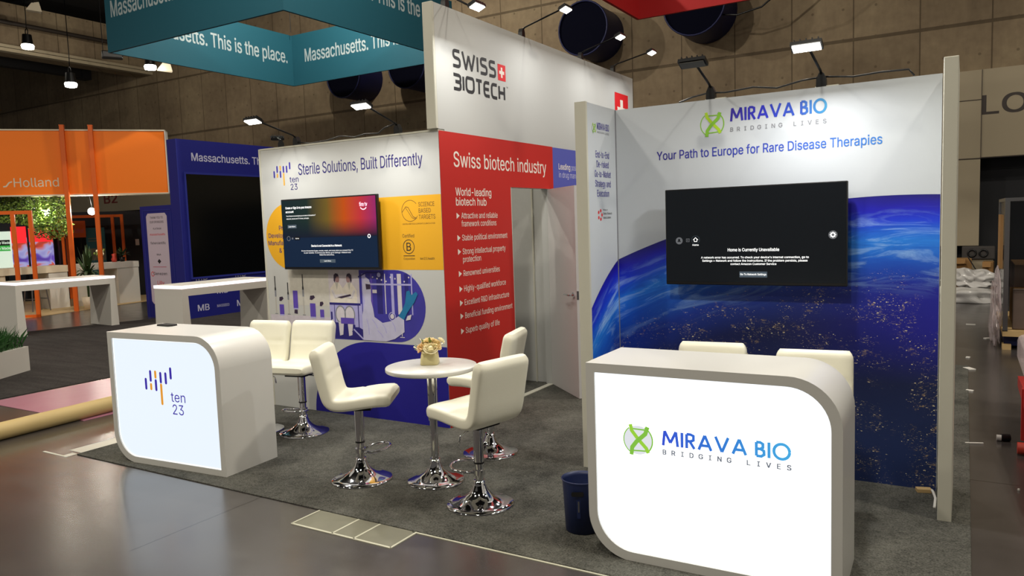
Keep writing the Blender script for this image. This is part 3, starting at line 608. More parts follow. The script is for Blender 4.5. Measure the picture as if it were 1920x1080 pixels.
for y, a, b2, wa, wb in ((1.752, 'Attractive and reliable', 'framework conditions', .58, .555), (1.565, 'Stable political environment', None, .74, 0), (1.448, 'Strong intellectual property', 'protection', .70, .28), (1.262, 'Renowned universities', None, .585, 0), (1.132, 'Highly-qualified workforce', None, .685, 0), (1.013, 'Excellent R&D infrastructure', None, .735, 0), (.90, 'Beneficial funding environment', None, .79, 0), (.772, 'Superb quality of life', None, .55, 0)):
    s.poly([(.205, y-.002), (.25, y+.024), (.205, y+.05)], 'white_text', 1); s.text(a, .275, y, .05, 'white_text', w=wa, bold=.003)
    if b2: s.text(b2, .275, y-.068, .05, 'white_text', w=wb, bold=.003)
s.build('lettering', t)
s = Sheet((WX, 5.03, 0), (0, 1, 0))
# rounded-letter wordmark drawn with strokes
def strokes(s, paths, x, y, w, h, th, m):
    for p in paths:
        q = [Vector((x+a*w, y+e*h)) for a, e in p]
        for _ in range(2):
            n_ = [q[0]]
            for i in range(len(q)-1): n_ += [q[i]*.8+q[i+1]*.2, q[i]*.2+q[i+1]*.8]
            q = n_+[q[-1]]
        s.line([tuple(k) for k in q], th, m, 1)
Sg = [[(1, 1), (.1, 1), (.1, .55), (1, .5), (1, 0), (0, 0)]]
Wg = [[(0, 1.08), (.27, -.06)], [(.26, -.08), (.5, .9)], [(.5, .9), (.74, -.08)], [(.73, -.06), (1, 1.08)]]
Ig = [[(.5, 1), (.5, 0)]]; Bg = [[(0, 1), (1, 1), (1, .54), (.25, .52)], [(.25, .52), (1, .5), (1, 0), (0, 0)]]
Og = [[(.5, 1), (1, 1), (1, 0), (0, 0), (0, 1), (.5, 1)]]; Tg = [[(0, 1), (1, 1)], [(.5, 1), (.5, 0)]]; Eg = [[(1, 1), (0, 1), (0, 0), (1, 0)], [(0, .5), (.9, .5)]]; Cg = [[(1, 1), (0, 1), (0, 0), (1, 0)]]; Hg = [[(0, 1), (0, 0)], [(1, 1), (1, 0)], [(0, .5), (1, .5)]]
x = .241
for gl, w_ in ((Sg, .10), (Wg, .185), (Ig, .01), (Sg, .10), (Sg, .10)): strokes(s, gl, x, 3.02, w_, .125, .028, 'dark_text'); x += w_+.041
x = .241
for gl, w_ in ((Bg, .10), (Ig, .01), (Og, .115), (Tg, .09), (Eg, .085), (Cg, .09), (Hg, .09)): strokes(s, gl, x, 2.832, w_, .115, .028, 'dark_text'); x += w_+.038
s.text('TM', x+.0, 2.945, .014, 'dark_text'); s.build('wordmark_lettering', t)
def cross(s, x, y, w, h):
    s.rect(x, y, x+w, y+h, 'red_ink', 1); s.rect(x+w*.4, y+h*.18, x+w*.6, y+h*.82, 'white_text', 2); s.rect(x+w*.18, y+h*.4, x+w*.82, y+h*.6, 'white_text', 2)
s = Sheet((WX, 5.03, 0), (0, 1, 0)); cross(s, .945, 3.0, .135, .145); cross(s, 3.63, 2.82, .42, .42); s.build('cross_emblem', t)
hx, hy = WX-.01, 6.875; dv = Vector((.745, -.667, 0)).normalized(); dnv = Vector((dv.y, -dv.x, 0))     # open door leaf
b = MB(); b.prism([(0, .012), (.735, .012), (.735, 2.03), (0, 2.03)], (hx, hy, 0), dv, (0, 0, 1), -dnv*.04, 'door_white'); d_ = b.build('door', t); d_['label'] = 'white door leaf standing open'
b = MB(); p0 = Vector((hx, hy, 1.0))+dv*.665; sg = dnv if dnv.dot(Vector((0, 0, 1.7))-p0) > 0 else -dnv
for k in (1, -1):
    off = Vector((0, 0, 0)) if k*sg.dot(dnv) > 0 else -dnv*.04; o2 = dnv*k
    b.cyl(p0+off, p0+off+o2*.012, .026, 'chrome'); b.tube([p0+off+o2*.01, p0+off+o2*.05, p0+off+o2*.055-dv*.02, p0+off+o2*.055-dv*.12], .009, 'chrome')
b.build('door_handle', d_)
b = MB(); b.prism([(0, 0), (.02, 0), (.02, .08), (0, .08)], Vector((hx, hy, .96))+dv*.73, -dnv*1, (0, 0, 1), dv*.008, 'steel'); b.build('latch', d_)
b = MB(); b.box((WX-.06, 6.15, .008), (WX+.0, 6.88, .014), 'white_edge'); b.build('threshold', t)
b = MB(); b.box((-5.75, 6.95, 0), (WX-.09, 7.02, 2.47), 'white_panel'); b.box((-5.80, 5.15, 0), (-5.74, 6.95, 2.47), 'white_panel'); b.box((-3.90, 6.93, 0), (-3.885, 6.95, 2.47), 'white_edge'); b.build('storeroom_wall', t)

# ---------------------------------------------------------------- white wall with earth picture (right)
MY = 5.09
t = thing('display_wall', 'white display wall with printed earth at night and end posts', 'display wall', (-1.15, MY, 0)); MW_ = t
b = MB(); b.box((-2.155, MY, 0), (-.125, MY+.08, 2.475), 'cool_panel'); b.build('panel', t)
b = MB(); b.box((-2.235, 4.62, 0), (-2.155, MY+.08, 2.478), 'cool_panel'); b.build('side_panel', t)
b = MB(); b.box((-2.235, 4.6, 0), (-2.154, 4.622, 2.482), 'white_edge'); b.box((-2.158, MY-.004, 0), (-2.148, MY, 2.475), 'grey_ink'); b.build('edge_profile', t)
b = MB(); b.box((-.108, 4.6, 0), (-.04, MY+.1, 2.482), 'white_edge', .003, 1); b.build('end_post', t)
s = MB(); n = 40; vs = []; uv = []
for i in range(n+1):
    u = 2.028*i/n; h = EV + math.sqrt(ER**2-(u-EU)**2); vs += [(-2.155+u, MY-.0008, .003), (-2.155+u, MY-.0008, h)]; uv += [(u, 0), (u, h)]
s.add(vs, [[2*i, 2*i+2, 2*i+3, 2*i+1] for i in range(n)], 'earth_print'); s.uv = uv; s.build('earth_print', t)
s = MB(); vs = []; uv = []
for i in range(13):
    u = -.468*(1-i/12); h = EV + math.sqrt(ER**2-(u-EU)**2) - .06*(u/.468)**2; vs += [(-2.1535, MY+u, .003), (-2.1535, MY+u, h)]; uv += [(u, 0), (u, h)]
s.add(vs, [[2*i, 2*i+2, 2*i+3, 2*i+1] for i in range(12)], 'earth_print'); s.uv = uv; s.build('earth_print', t)
def dna(s, cx, cy, r, ga, gb, fill=None, ry=None):
    ry = ry or r
    if fill: s.disc(cx, cy, r*.95, fill, 0, 32, ry*.95)
    s.ring(cx, cy, r*.97, r*.07, ga, 1, 40, rad(128), rad(248), ry*.97); s.ring(cx, cy, r*.97, r*.09, ga, 1, 40, rad(-52), rad(62), ry*.97)
    s.line([(cx-r*.5, cy+ry*.72), (cx+r*.62, cy+ry*.70)], r*.09, ga, 1); s.line([(cx-r*.45, cy-ry*.72), (cx+r*.6, cy-ry*.66)], r*.09, ga, 1)
    s.line([(cx-r*.50, cy+ry*1.0), (cx-r*.42, cy+ry*.6), (cx+r*.0, cy+ry*.08), (cx+r*.55, cy-ry*.48), (cx+r*.68, cy-ry*.78)], r*.24, gb, 2)
    s.line([(cx+r*.66, cy+ry*.92), (cx+r*.5, cy+ry*.45), (cx-r*.1, cy-ry*.1), (cx-r*.4, cy-ry*.5), (cx-r*.46, cy-ry*1.0)], r*.27, ga, 3)
s = Sheet((-2.155, MY, 0), (1, 0, 0)); dna(s, .696, 2.311, .08, 'green_ink', 'lime_ink'); s.build('emblem', t)
GEO = {'M': (1.05, [[(0, 0), (.12, 1), (.525, .22), (.93, 1), (1.05, 0)]]), 'I': (.02, [[(.01, 0), (.01, 1)]]), 'R': (.56, [[(.02, 0), (.02, .94)], [(.02, .94), (.3, .94), (.5, .86), (.5, .58), (.3, .48), (.02, .48)], [(.24, .48), (.56, 0)]]), 'A': (.86, [[(0, 0), (.43, .98), (.86, 0)], [(.17, .3), (.69, .3)]]), 'V': (.86, [[(0, 1), (.43, .02), (.86, 1)]]),
       'B': (.52, [[(.02, .06), (.02, .94)], [(.02, .94), (.28, .94), (.44, .85), (.44, .62), (.28, .52), (.02, .52)], [(.28, .52), (.50, .42), (.52, .18), (.34, .06), (.02, .06)]]), 'O': (.98, [[(.49+.49*cos(a), .5+.47*sin(a)) for a in [i*pi/20 for i in range(41)]]])}
def geo(s, word, x, y, w, h, th, m):
    tot = sum(GEO[c][0]+.3 if c != ' ' else .36 for c in word)-.3; k = w/tot
    for c in word:
        if c == ' ': x += .36*k; continue
        for i, pth in enumerate(GEO[c][1]):
            q = [(x+a*k, y+e*h) for a, e in pth]
            if c in 'MAV':
                for z_, (a, b2) in enumerate(zip(q, q[1:])): s.line([a, b2], th, m, 1+i*.3+z_*.2)
            else: s.line(q, th, m, 1+i*.2)
        x += (GEO[c][0]+.3)*k
def spaced(s, word, x0, x1, y, h, m, bold=.014):
    n = len(word)
    for i, c in enumerate(word):
        if c != ' ': s.text(c, x0+(x1-x0)*i/(n-1), y, h, m, align='C', bold=bold)
s = Sheet((-2.155, MY, 0), (1, 0, 0)); geo(s, 'MIRAVA BIO', .822, 2.318, .582, .084, .0145, 'wordmark_wall'); s.build('wordmark_lettering', t)
s = Sheet((-2.155, MY, 0), (1, 0, 0)); spaced(s, 'BRIDGING LIVES', .826, 1.398, 2.252, .026, 'grey_ink'); s.build('motto_lettering', t)
s = Sheet((-2.155, MY, 0), (1, 0, 0)); s.text('Your Path to Europe for Rare Disease Therapies', .308, 2.1, .058, 'tagline_wall', w=1.412, bold=.008); s.build('headline_lettering', t)
s = Sheet((-2.155, 4.62, 0), (0, 1, 0)); dna(s, .105, 2.318, .034, 'green_ink', 'lime_ink'); s.text('MIRAVA BIO', .155, 2.315, .045, 'purple_ink', w=.20, bold=.006); s.text('BRIDGING LIVES', .158, 2.29, .012, 'grey_ink', w=.195)
for k, (wd, w_) in enumerate((('End-to-End', .225), ('De-risked', .20), ('Go-to-Market', .27), ('Strategy and', .26), ('Execution', .20))): s.text(wd, .235, 2.125-k*.066, .045, 'purple_ink', w=w_, align='C', bold=.003)
for k in range(5): s.disc(.175+.03*cos(k*1.26), 1.735+.03*sin(k*1.26), .012, 'red_ink', 1, 10)
for k, wd in enumerate(('Member of', 'Swiss Biotech', 'Association')): s.text(wd, .225, 1.765-k*.028, (.01, .016, .016)[k], 'dark_text', w=(.08, .15, .13)[k])
s.build('side_lettering', t)
b = MB(); b.tube([(-.15, 5.06, .02), (-.14, 5.0, .03), (-.125, 4.94, .012), (-.125, 4.78, .012)], .008, 'white_plain', 6); tag(b.build('power_cable'), 'short white cable at the foot of the end post', 'cable')
b = MB(); b.obox((-.19, 5.04, .02), (.08, .05, .02), 'wood', .3); tag(b.build('wood_shim'), 'small wooden shim beside the white cable', 'shim')

# ---------------------------------------------------------------- televisions
def tv(name, label, x0, x1, z0, z1, wy, yf, screen, uvs=False):
    t = thing(name, label, 'television', ((x0+x1)/2, wy-.03, z0))
    b = MB(); b.box((x0, yf, z0), (x1, yf+.035, z1), 'black_plastic', .004, 1); b.box((x0+.2, yf+.03, z0+.1), (x1-.2, wy-.02, z1-.15), 'black_plastic'); b.build('casing', t)
    b = MB(); b.box(((x0+x1)/2-.2, wy-.022, z0+.15), ((x0+x1)/2+.2, wy, z1-.2), 'black_metal'); b.build('wall_bracket', t)
    return t
x0, x1, z0, z1, yf = -1.758, -.612, 1.245, 1.888, 4.99
t = tv('television', 'black television on earth wall showing a home unavailable message', x0, x1, z0, z1, MY, yf, None)
s = Sheet((x0, yf, z0), (1, 0, 0)); w, h = x1-x0, z1-z0; s.rect(.008, .02, w-.008, h-.008, 'tv_charcoal', 0); scr = s.build('screen', t)
s = Sheet((x0, yf, z0), (1, 0, 0)); cx = w*.51
s.text('Home is Currently Unavailable', cx, .222, .02, 'tv_text', w=.325, align='C', bold=.012)
for k, (ln, lw) in enumerate((("A network error has occurred. To check your device's internet connection, go to", .68), ('Settings > Network and follow the instructions. If the problem persists, please', .665), ('contact Amazon Customer Service', .29))): s.text(ln, cx, .176-k*.0215, .0135, 'tv_text', w=lw, align='C', bold=.012, res=2)
s.build('message_lettering', scr); s = Sheet((x0, yf, z0), (1, 0, 0)); s.rect(cx-.088, .052, cx+.088, .09, 'tv_btn', 1); s.text('Go To Network Settings', cx, .066, .0125, 'tv_text', w=.165, align='C', bold=.014, l=2, res=2)
s.build('screen_button', scr); s = Sheet((x0, yf, z0), (1, 0, 0)); s.disc(.095, .297, .024, 'tv_grey', 1); s.disc(.095, .303, .007, 'tv_charcoal', 2); s.disc(.095, .29, .012, 'tv_charcoal', 2, 16, .008, 0, pi)
s.build('profile_icon', scr); s = Sheet((x0, yf, z0), (1, 0, 0)); s.line([(.145, .309), (.165, .309), (.165, .29), (.145, .29)], .003, 'tv_grey', 1, True); s.poly([(.152, .294), (.152, .305), (.160, .2995)], 'tv_grey', 1)
s.build('input_icon', scr); s = Sheet((x0, yf, z0), (1, 0, 0)); s.disc(.208, .301, .028, 'tv_btn', 1); s.disc(.208, .301, .0265, 'tv_charcoal', 2); s.line([(.194, .303), (.208, .316), (.222, .303), (.217, .303), (.217, .29), (.199, .29), (.199, .303)], .004, 'tv_text', 3, True); s.text('Home', .208, .262, .011, 'tv_text', w=.042, align='C', bold=.012, res=2)
s.build('home_icon', scr); s = Sheet((x0, yf, z0), (1, 0, 0)); s.disc(w-.082, .318, .026, 'tv_grey', 1); s.ring(w-.082, .318, .011, .006, 'tv_text', 2)
for k in range(8): a = k*pi/4; s.line([(w-.082+.012*cos(a), .318+.012*sin(a)), (w-.082+.018*cos(a), .318+.018*sin(a))], .005, 'tv_text', 2)
s.build('settings_icon', scr)
x0, x1, z0, z1, yf = -5.443, -4.287, 1.34, 1.985, 4.955
t = tv('television', 'television on white wall with orange and pink sign in picture', x0, x1, z0, z1, WY, yf, None)
w, h = x1-x0, z1-z0
b = MB(); yy = yf-.0015; zs = z0+.29
b.add([(x0+.012, yy, zs), (x1-.012, yy, zs), (x1-.012, yy, z1-.012), (x0+.012, yy, z1-.012)], [[0, 1, 2, 3]], 'tv_sunset'); b.uv = [(0, 0), (1, 0), (1, 1), (0, 1)]
b.add([(x0+.012, yy, z0+.022), (x1-.012, yy, z0+.022), (x1-.012, yy, zs), (x0+.012, yy, zs)], [[0, 1, 2, 3]], 'tv_navy'); b.uv += [(0, 0), (1, 0), (1, 1), (0, 1)]; scr = b.build('screen', t)
s = Sheet((x0, yf-.0015, z0), (1, 0, 0))
s.text('Create or Sign In to your Amazon', .06, .555, .02, 'tv_text', w=.33, bold=.006, res=2); s.text('account', .06, .52, .02, 'tv_text', bold=.006, res=2)
s.text('Your Amazon account gives you access to thousands of', .065, .485, .012, 'tv_text', w=.37, res=2); s.text('networks, movies and TV shows, and apps.', .065, .46, .012, 'tv_text', w=.29, res=2)
s.build('message_lettering', scr); s = Sheet((x0, yf-.0015, z0), (1, 0, 0)); s.rect(.075, .378, .19, .41, 'tv_btn', 1); s.text('Learn More', .1325, .388, .012, 'tv_text', align='C', l=2, res=2)
s.build('screen_button', scr); s = Sheet((x0, yf-.0015, z0), (1, 0, 0)); s.text('fire tv', w-.15, .548, .034, 'tv_smile', w=.09, align='C', bold=.008); s.ring(w-.15, .56, .04, .008, 'tv_smile', 1, 16, rad(215), rad(325))
s.build('logo_lettering', scr); s = Sheet((x0, yf-.0015, z0), (1, 0, 0)); s.ring(.08, .285, .02, .006, 'tv_grey', 1); s.rect(.12, .277, .14, .293, 'tv_grey', 1); s.rect(.155, .27, .225, .30, 'black_plastic', 1); s.text('Home', .19, .279, .012, 'tv_text', align='C', l=2, res=2)
s.ring(w-.1, .29, .014, .007, 'tv_text', 1)
s.build('screen_icons', scr); s = Sheet((x0, yf-.0015, z0), (1, 0, 0)); s.text('Device is not Connected to a Network', .55, .205, .019, 'tv_text', w=.37, align='C', bold=.01, res=2)
for k, (ln, lw) in enumerate((('Access thousands of apps, movies, music, and more when you connect Fire TV', .63), ('to your network. To connect your device, go to Settings > Network and', .57), ('follow the instructions.', .18))): s.text(ln, .55, .165-k*.019, .012, 'tv_text', w=lw, align='C', res=2)
s.build('message_lettering', scr); s = Sheet((x0, yf-.0015, z0), (1, 0, 0)); s.rect(.46, .062, .65, .092, 'tv_btn', 1); s.text('Learn More', .555, .072, .0115, 'tv_text', align='C', l=2, res=2); s.build('screen_button', scr)

# ---------------------------------------------------------------- lightbox counters
def outline(w, h, r, inset=0.):
    i = inset; rr = r-i*.8; P = [(i, h-i)]
    P += [(w-i-rr+rr*cos(a), h-i-rr+rr*sin(a)) for a in [pi/2-k*pi/24 for k in range(13)]]
    P += [(w-i, i)]
    P += [(i+rr+rr*cos(a), i+rr+rr*sin(a)) for a in [-pi/2-k*pi/24 for k in range(13)]]
    return P
PANEL = {}
def counter(label, A, rz, w, h, dp, lit, r=.225):
    t = thing('reception_counter', label, 'counter', (A[0], A[1], 0), rz)
    o = outline(w, h-.0, r); n = len(o); i_ = outline(w, h, r, .046)
    b = MB(); z = .006
    V = lambda p, y: (p[0], y, p[1]+z)
    b.add([V(p, 0) for p in o]+[V(p, 0) for p in i_]+[V(p, .012) for p in i_], [[k, (k+1) % n, n+(k+1) % n, n+k] for k in range(n)]+[[n+k, n+(k+1) % n, 2*n+(k+1) % n, 2*n+k] for k in range(n)], 'white_laminate')
    b.add([V(p, 0) for p in o]+[V(p, dp) for p in o], [[k, n+k, n+(k+1) % n, (k+1) % n] for k in range(n)], 'white_laminate', False)
    q = len(b.sm)-n
    b.add([V(p, dp) for p in o], [list(range(n))], 'white_laminate')
    for k in list(range(1, 13))+list(range(15, 27)): b.sm[q+k] = True
    b.build('body', t, world=False)
    b = MB(); b.add([V(p, .011) for p in i_], [list(range(n))[::-1]], lit); t_panel = b.build('light_panel', t, world=False)
    b = MB(); k2 = outline(w, h, r, .052); b.add([V(p, .0105) for p in i_]+[V(p, .0105) for p in k2], [[k, (k+1) % n, n+(k+1) % n, n+k] for k in range(n)], 'lightbox_rim'); b.build('light_edge', t, world=False)
    PANEL[t] = t_panel; return t
def local_sheet(t):
    M = MW[t]; return Sheet(M @ Vector((0, .0095, .006)), M.to_3x3() @ Vector((1, 0, 0)), (0, 0, 1))
t = counter('white reception counter with pale blue lit front and purple orange bars logo', (-5.525, 3.262), math.atan2(.088, 1.15), 1.154, .982, .49, 'lightbox_cool')
s = local_sheet(t); ten_logo(s, .386, .565, .0535, .0355, 'lit_purple', 'lit_orange', 'lit_purple'); s.build('logo_lettering', PANEL[t])
t = counter('white reception counter with bright white lit front and green emblem', (-1.622, 3.388), rad(1.07), 1.19, .986, .485, 'lightbox_white')
s = local_sheet(t); dna(s, .267, .618, .076, 'lit_green', 'lit_lime', 'lit_pale'); s.build('emblem', PANEL[t])
s = local_sheet(t); geo(s, 'MIRAVA BIO', .394, .607, .578, .072, .0135, 'wordmark_lit'); s.build('wordmark_lettering', PANEL[t])
s = local_sheet(t); spaced(s, 'BRIDGING LIVES', .40, .97, .563, .023, 'lit_grey', .034); s.build('motto_lettering', PANEL[t])
b = MB(); b.prism([(-.075, -.035), (.065, -.045), (.085, -.02), (.075, .03), (-.06, .04), (-.085, .015)], (-5.36, 3.655, .9885), (1, .07, 0), (-.07, 1, 0), (0, 0, .012), 'black_hole'); tag(b.build('phone', loc=(-5.36, 3.65, .988)), 'flat black handheld device lying on the left counter top', 'phone')

# ---------------------------------------------------------------- bar stools
def shell(path, w, t, b, y_round=.035, tuft=None, ends=(True, True)):
    # path: (x,z) centreline; smooth it, loft a rounded-rectangle section of width w and thickness t along it
    q = [Vector(p) for p in path]
    for _ in range(3):
        n_ = [q[0]]
        for i in range(len(q)-1): n_ += [q[i]*.75+q[i+1]*.25, q[i]*.25+q[i+1]*.75]
        q = n_+[q[-1]]
    L = [0.]
    for i in range(1, len(q)): L.append(L[-1]+(q[i]-q[i-1]).length)
    T = L[-1]; N = 46; st = []
    for k in range(N+1):
        sdist = T*k/N; j = max(0, min(len(q)-2, next((i-1 for i in range(1, len(L)) if L[i] >= sdist-1e-9), len(q)-2))); f = (sdist-L[j])/max(1e-6, L[j+1]-L[j]); p = q[j].lerp(q[j+1], f); tn = (q[j+1]-q[j]).normalized(); st.append((sdist, p, tn))
    tn2 = [(st[min(i+1, N)][1]-st[max(i-1, 0)][1]).normalized() for i in range(N+1)]
    K = 44; rows = []
    for i, (sd, p, _) in enumerate(st):
        tn = tn2[i]; nr = Vector((-tn.y, tn.x)); e = min(sd, T-sd); rr = .04
        kk = 1. if e > rr else math.sqrt(max(0., 1-((rr-e)/rr)**2))*.55+.45 if e > 0 else .45
        kw = 1. if e > .05 else (1-.10*((.05-e)/.05)**2)
        row = []
        for k in range(K):
            a = 2*pi*k/K; ca, sa = cos(a), sin(a); pw = .28
            y = w/2*kw*math.copysign(abs(ca)**pw, ca); d = t/2*kk*math.copysign(abs(sa)**.45, sa)
            if sa < 0 and tuft:
                edge = min(1., (w/2-abs(y))/.05, e/.05); edge = max(0., edge)
                gsum = math.exp(-(y/.010)**2)
                for u in tuft: gsum = max(gsum, math.exp(-((sd/T-u)*T/.010)**2))
                d -= (.004 - .009*gsum)*edge
            row.append(Vector((p.x+nr.x*d, y, p.y+nr.y*d)))
        rows.append(row)
    return rows, K
def rows_mesh(rows, K, m, cap0, cap1):
    b = MB(); n = len(rows); b.add([p for r_ in rows for p in r_], [[i*K+k, (i+1)*K+k, (i+1)*K+(k+1) % K, i*K+(k+1) % K] for i in range(n-1) for k in range(K)], m, True)
    if cap0: b.add(rows[0], [list(range(K))], m)
    if cap1: b.add(rows[-1], [list(range(K))[::-1]], m)
    return b
def stool(label, loc, rz, group):
    t = thing('bar_stool', label, 'bar stool', (loc[0], loc[1], .008), rz, group)
    path = [(.252, .572), (.14, .572), (.0, .553), (-.10, .545), (-.15, .565), (-.172, .635), (-.192, .74), (-.232, .915)]
    rows, K = shell(path, .41, .088, None, tuft=(.30, .77))
    # the seam between seat and backrest sits in the bend
    cut = next(i for i, r_ in enumerate(rows) if sum(p.z for p in r_)/len(r_) > .615)
    rows_mesh(rows[:cut+1], K, 'leather', True, False).build('seat', t, world=False)
    rows_mesh(rows[cut:], K, 'leather', False, True).build('backrest', t, world=False)
    b = MB(); b.lathe([(.205, 0), (.206, .006), (.2, .012), (.17, .018), (.13, .03), (.095, .047), (.066, .07), (.047, .095), (.038, .12), (.034, .125), (.034, .15)], 'chrome', n=48); b.build('base', t, world=False)
    b = MB(); b.cyl((0, 0, .15), (0, 0, .26), .026, 'chrome', n=24); b.cyl((0, 0, .255), (0, 0, .265), .033, 'black_plastic', n=24); b.cyl((0, 0, .265), (0, 0, .50), .031, 'chrome', n=24); b.box((-.1, -.09, .49), (.1, .09, .505), 'black_metal'); b.build('column', t, world=False)
    b = MB(); pts = [(.02, .03, .20), (.05, .075, .205)] + [(.11+.09*cos(a), .105*sin(a), .215+.01*cos(a)) for a in [pi*.62-i*pi*1.24/14 for i in range(15)]] + [(.05, -.075, .205), (.02, -.03, .20)]
    b.tube(pts, .009, 'chrome', 8); b.cyl((0, 0, .185), (0, 0, .215), .036, 'chrome', n=24); b.build('footrest', t, world=False)
    b = MB(); b.tube([(-.02, .04, .487), (-.03, .12, .48), (-.03, .17, .46), (-.03, .18, .41)], .006, 'chrome', 6); b.build('lever', t, world=False)
    return t
ang = lambda x, y: math.atan2(y, x)
GS = 'white bar stools around the booth'
st0 = stool('white bar stool facing right, left of the round table', (-3.48, 3.738), ang(.86, .50), GS)
dup(st0, (-2.501, 3.706, .008), ang(-.97, .225), 'white bar stool seen from behind, nearest the camera', GS)
dup(st0, (-2.999, 4.605, .008), ang(-.97, -.25), 'white bar stool beyond the round table, before the red wall', GS)
dup(st0, (-4.739, 4.425, .008), ang(.20, -.98), 'white bar stool behind left counter, its column in view', GS)
dup(st0, (-5.155, 4.31, .008), ang(.16, -.98), 'white bar stool half hidden by the left counter', GS)
dup(st0, (-1.31, 4.38, .008), ang(.1, -1), 'white bar stool behind right counter, only top shows, left one', GS)
dup(st0, (-.70, 4.30, .008), ang(.12, -1), 'white bar stool behind right counter at its rounded corner', GS)

# ---------------------------------------------------------------- round table, flowers, bin
tx, ty = -3.001, 3.93
t = thing('round_table', 'round white bistro table on chrome pedestal', 'table', (tx, ty, .008))
b = MB(); b.lathe([(.0, .748), (.29, .748), (.297, .751), (.3, .755), (.3, .772), (.298, .776), (.0, .777)], 'white_laminate', (tx, ty, .008), 64); b.build('tabletop', t)
b = MB(); b.lathe([(.19, 0), (.191, .006), (.185, .012), (.15, .02), (.11, .035), (.08, .055), (.055, .08), (.04, .105), (.034, .125), (.034, .15)], 'chrome', (tx, ty, .008), 48); b.build('base', t)
b = MB(); b.cyl((tx, ty, .155), (tx, ty, .42), .026, 'chrome', n=24); b.cyl((tx, ty, .42), (tx, ty, .75), .033, 'chrome', n=24); b.cyl((tx, ty, .738), (tx, ty, .755), .12, 'black_metal', n=24); b.build('column', t)
fx, fy, fz = -3.04, 3.97, .785
t = thing('flower_arrangement', 'cream and peach artificial flowers in small gold pot', 'flowers', (fx, fy, fz))
b = MB(); b.lathe([(.056, 0), (.06, .004), (.056, .05), (.05, .09), (.046, .09), (.05, .05)], 'pot_gold', (fx, fy, fz), 40, 6., .5); b.lathe([(.0, .08), (.045, .08)], 'soil', (fx, fy, fz), 20); b.build('pot', t)
random.seed(3)
def rose(c, r, m, nrm):
    b = MB(); u, v, n = basis(nrm); c = Vector(c)
    b.ball(c, r*.45, m, 8)
    for ring, (k, rad_, tilt) in enumerate(((4, .38, .25), (6, .62, .6), (8, .85, 1.0), (9, 1.0, 1.35))):
        for i in range(k):
            a = 2*pi*i/k+ring*.5; dr = u*cos(a)+v*sin(a); tg = n.cross(dr); up = n*cos(tilt)+dr*sin(tilt); base = c - n*r*.3 + dr*r*.1; tip = base+up*r*(.75+.35*rad_); wd = r*(.28+.3*rad_)
            mid = (base+tip)/2+dr*r*.18
            b.add([base, mid-tg*wd, tip-tg*wd*.6+dr*r*.06, tip+up*r*.06, tip+tg*wd*.6+dr*r*.06, mid+tg*wd, mid+dr*r*.08], [[0, 6, 1], [1, 6, 2], [2, 6, 3], [3, 6, 4], [4, 6, 5], [5, 6, 0]], m, True)
    return b
for dx, dy, dz, r, m in ((.045, -.045, .115, .034, 'petal_pale'), (.0, -.02, .125, .04, 'petal'), (-.06, -.01, .115, .030, 'petal_pink'), (.055, .0, .125, .030, 'petal'), (-.02, .04, .145, .032, 'petal_pale'), (.03, .04, .14, .03, 'petal'), (-.05, .035, .14, .026, 'petal_pale'), (.0, .0, .155, .03, 'petal'), (.01, -.05, .10, .022, 'petal_pale'), (-.035, -.05, .10, .02, 'petal_pink'), (.07, .05, .155, .02, 'petal_pale')):
    rose((fx+dx*.95, fy+dy*.95, fz+dz), r*1.18, m, (dx*8, dy*8, .7)).build('flower', t)
b = MB()
for k in range(44):
    a = random.random()*2*pi; e = .15+random.random()*.9; d_ = Vector((cos(a)*cos(e), sin(a)*cos(e), sin(e))); c = Vector((fx, fy, fz+.085)); p = c+d_*(.03+random.random()*.07); u, v, _ = basis(d_); L_ = .02+random.random()*.018
    b.add([p, p+d_*L_*.5+u*L_*.3, p+d_*L_, p+d_*L_*.5-u*L_*.3], [[0, 1, 2, 3]], 'leaf' if k % 3 else 'petal_pale')
b.tube([(fx-.02, fy, fz+.09), (fx-.06, fy-.04, fz+.10), (fx-.085, fy-.06, fz+.12)], .005, 'petal_pale', 6); b.build('foliage', t)
bx, by = -1.785, 3.645
t = thing('waste_bin', 'dark blue plastic waste bin beside the bright white counter', 'bin', (bx, by, .008))
b = MB(); b.lathe([(.088, 0), (.094, .004), (.106, .27), (.110, .284), (.113, .29), (.108, .292), (.101, .27), (.09, .02), (0, .015)], 'bin_blue', (bx, by, .008), 40); b.build('bin_body', t)
dr = Vector((bx, by, 0)).normalized()*-1; u = Vector((-dr.y, dr.x, 0)); u = u if u.x > 0 else -u
b = MB(); c = Vector((bx, by, .15))+dr*.099-u*.02; b.prism([(-.009, -.045), (.009, -.045), (.011, .055), (-.011, .055)], c, u, (0, 0, 1), dr*.004, 'bin_blue'); b.prism([(-.004, -.01), (.004, -.01), (.004, .05), (-.004, .05)], c+dr*.003, u, (0, 0, 1), dr*.003, 'steel'); b.build('badge', t)
b = MB(); c = Vector((bx, by, .24))+dr*.1045-u*.025; b.prism([(-.03, -.012), (.03, -.012), (.034, 0), (.03, .012), (-.03, .012), (-.034, 0)], c, u, (0, 0, 1), dr*.003, 'black_hole'); b.build('handle_slot', t)

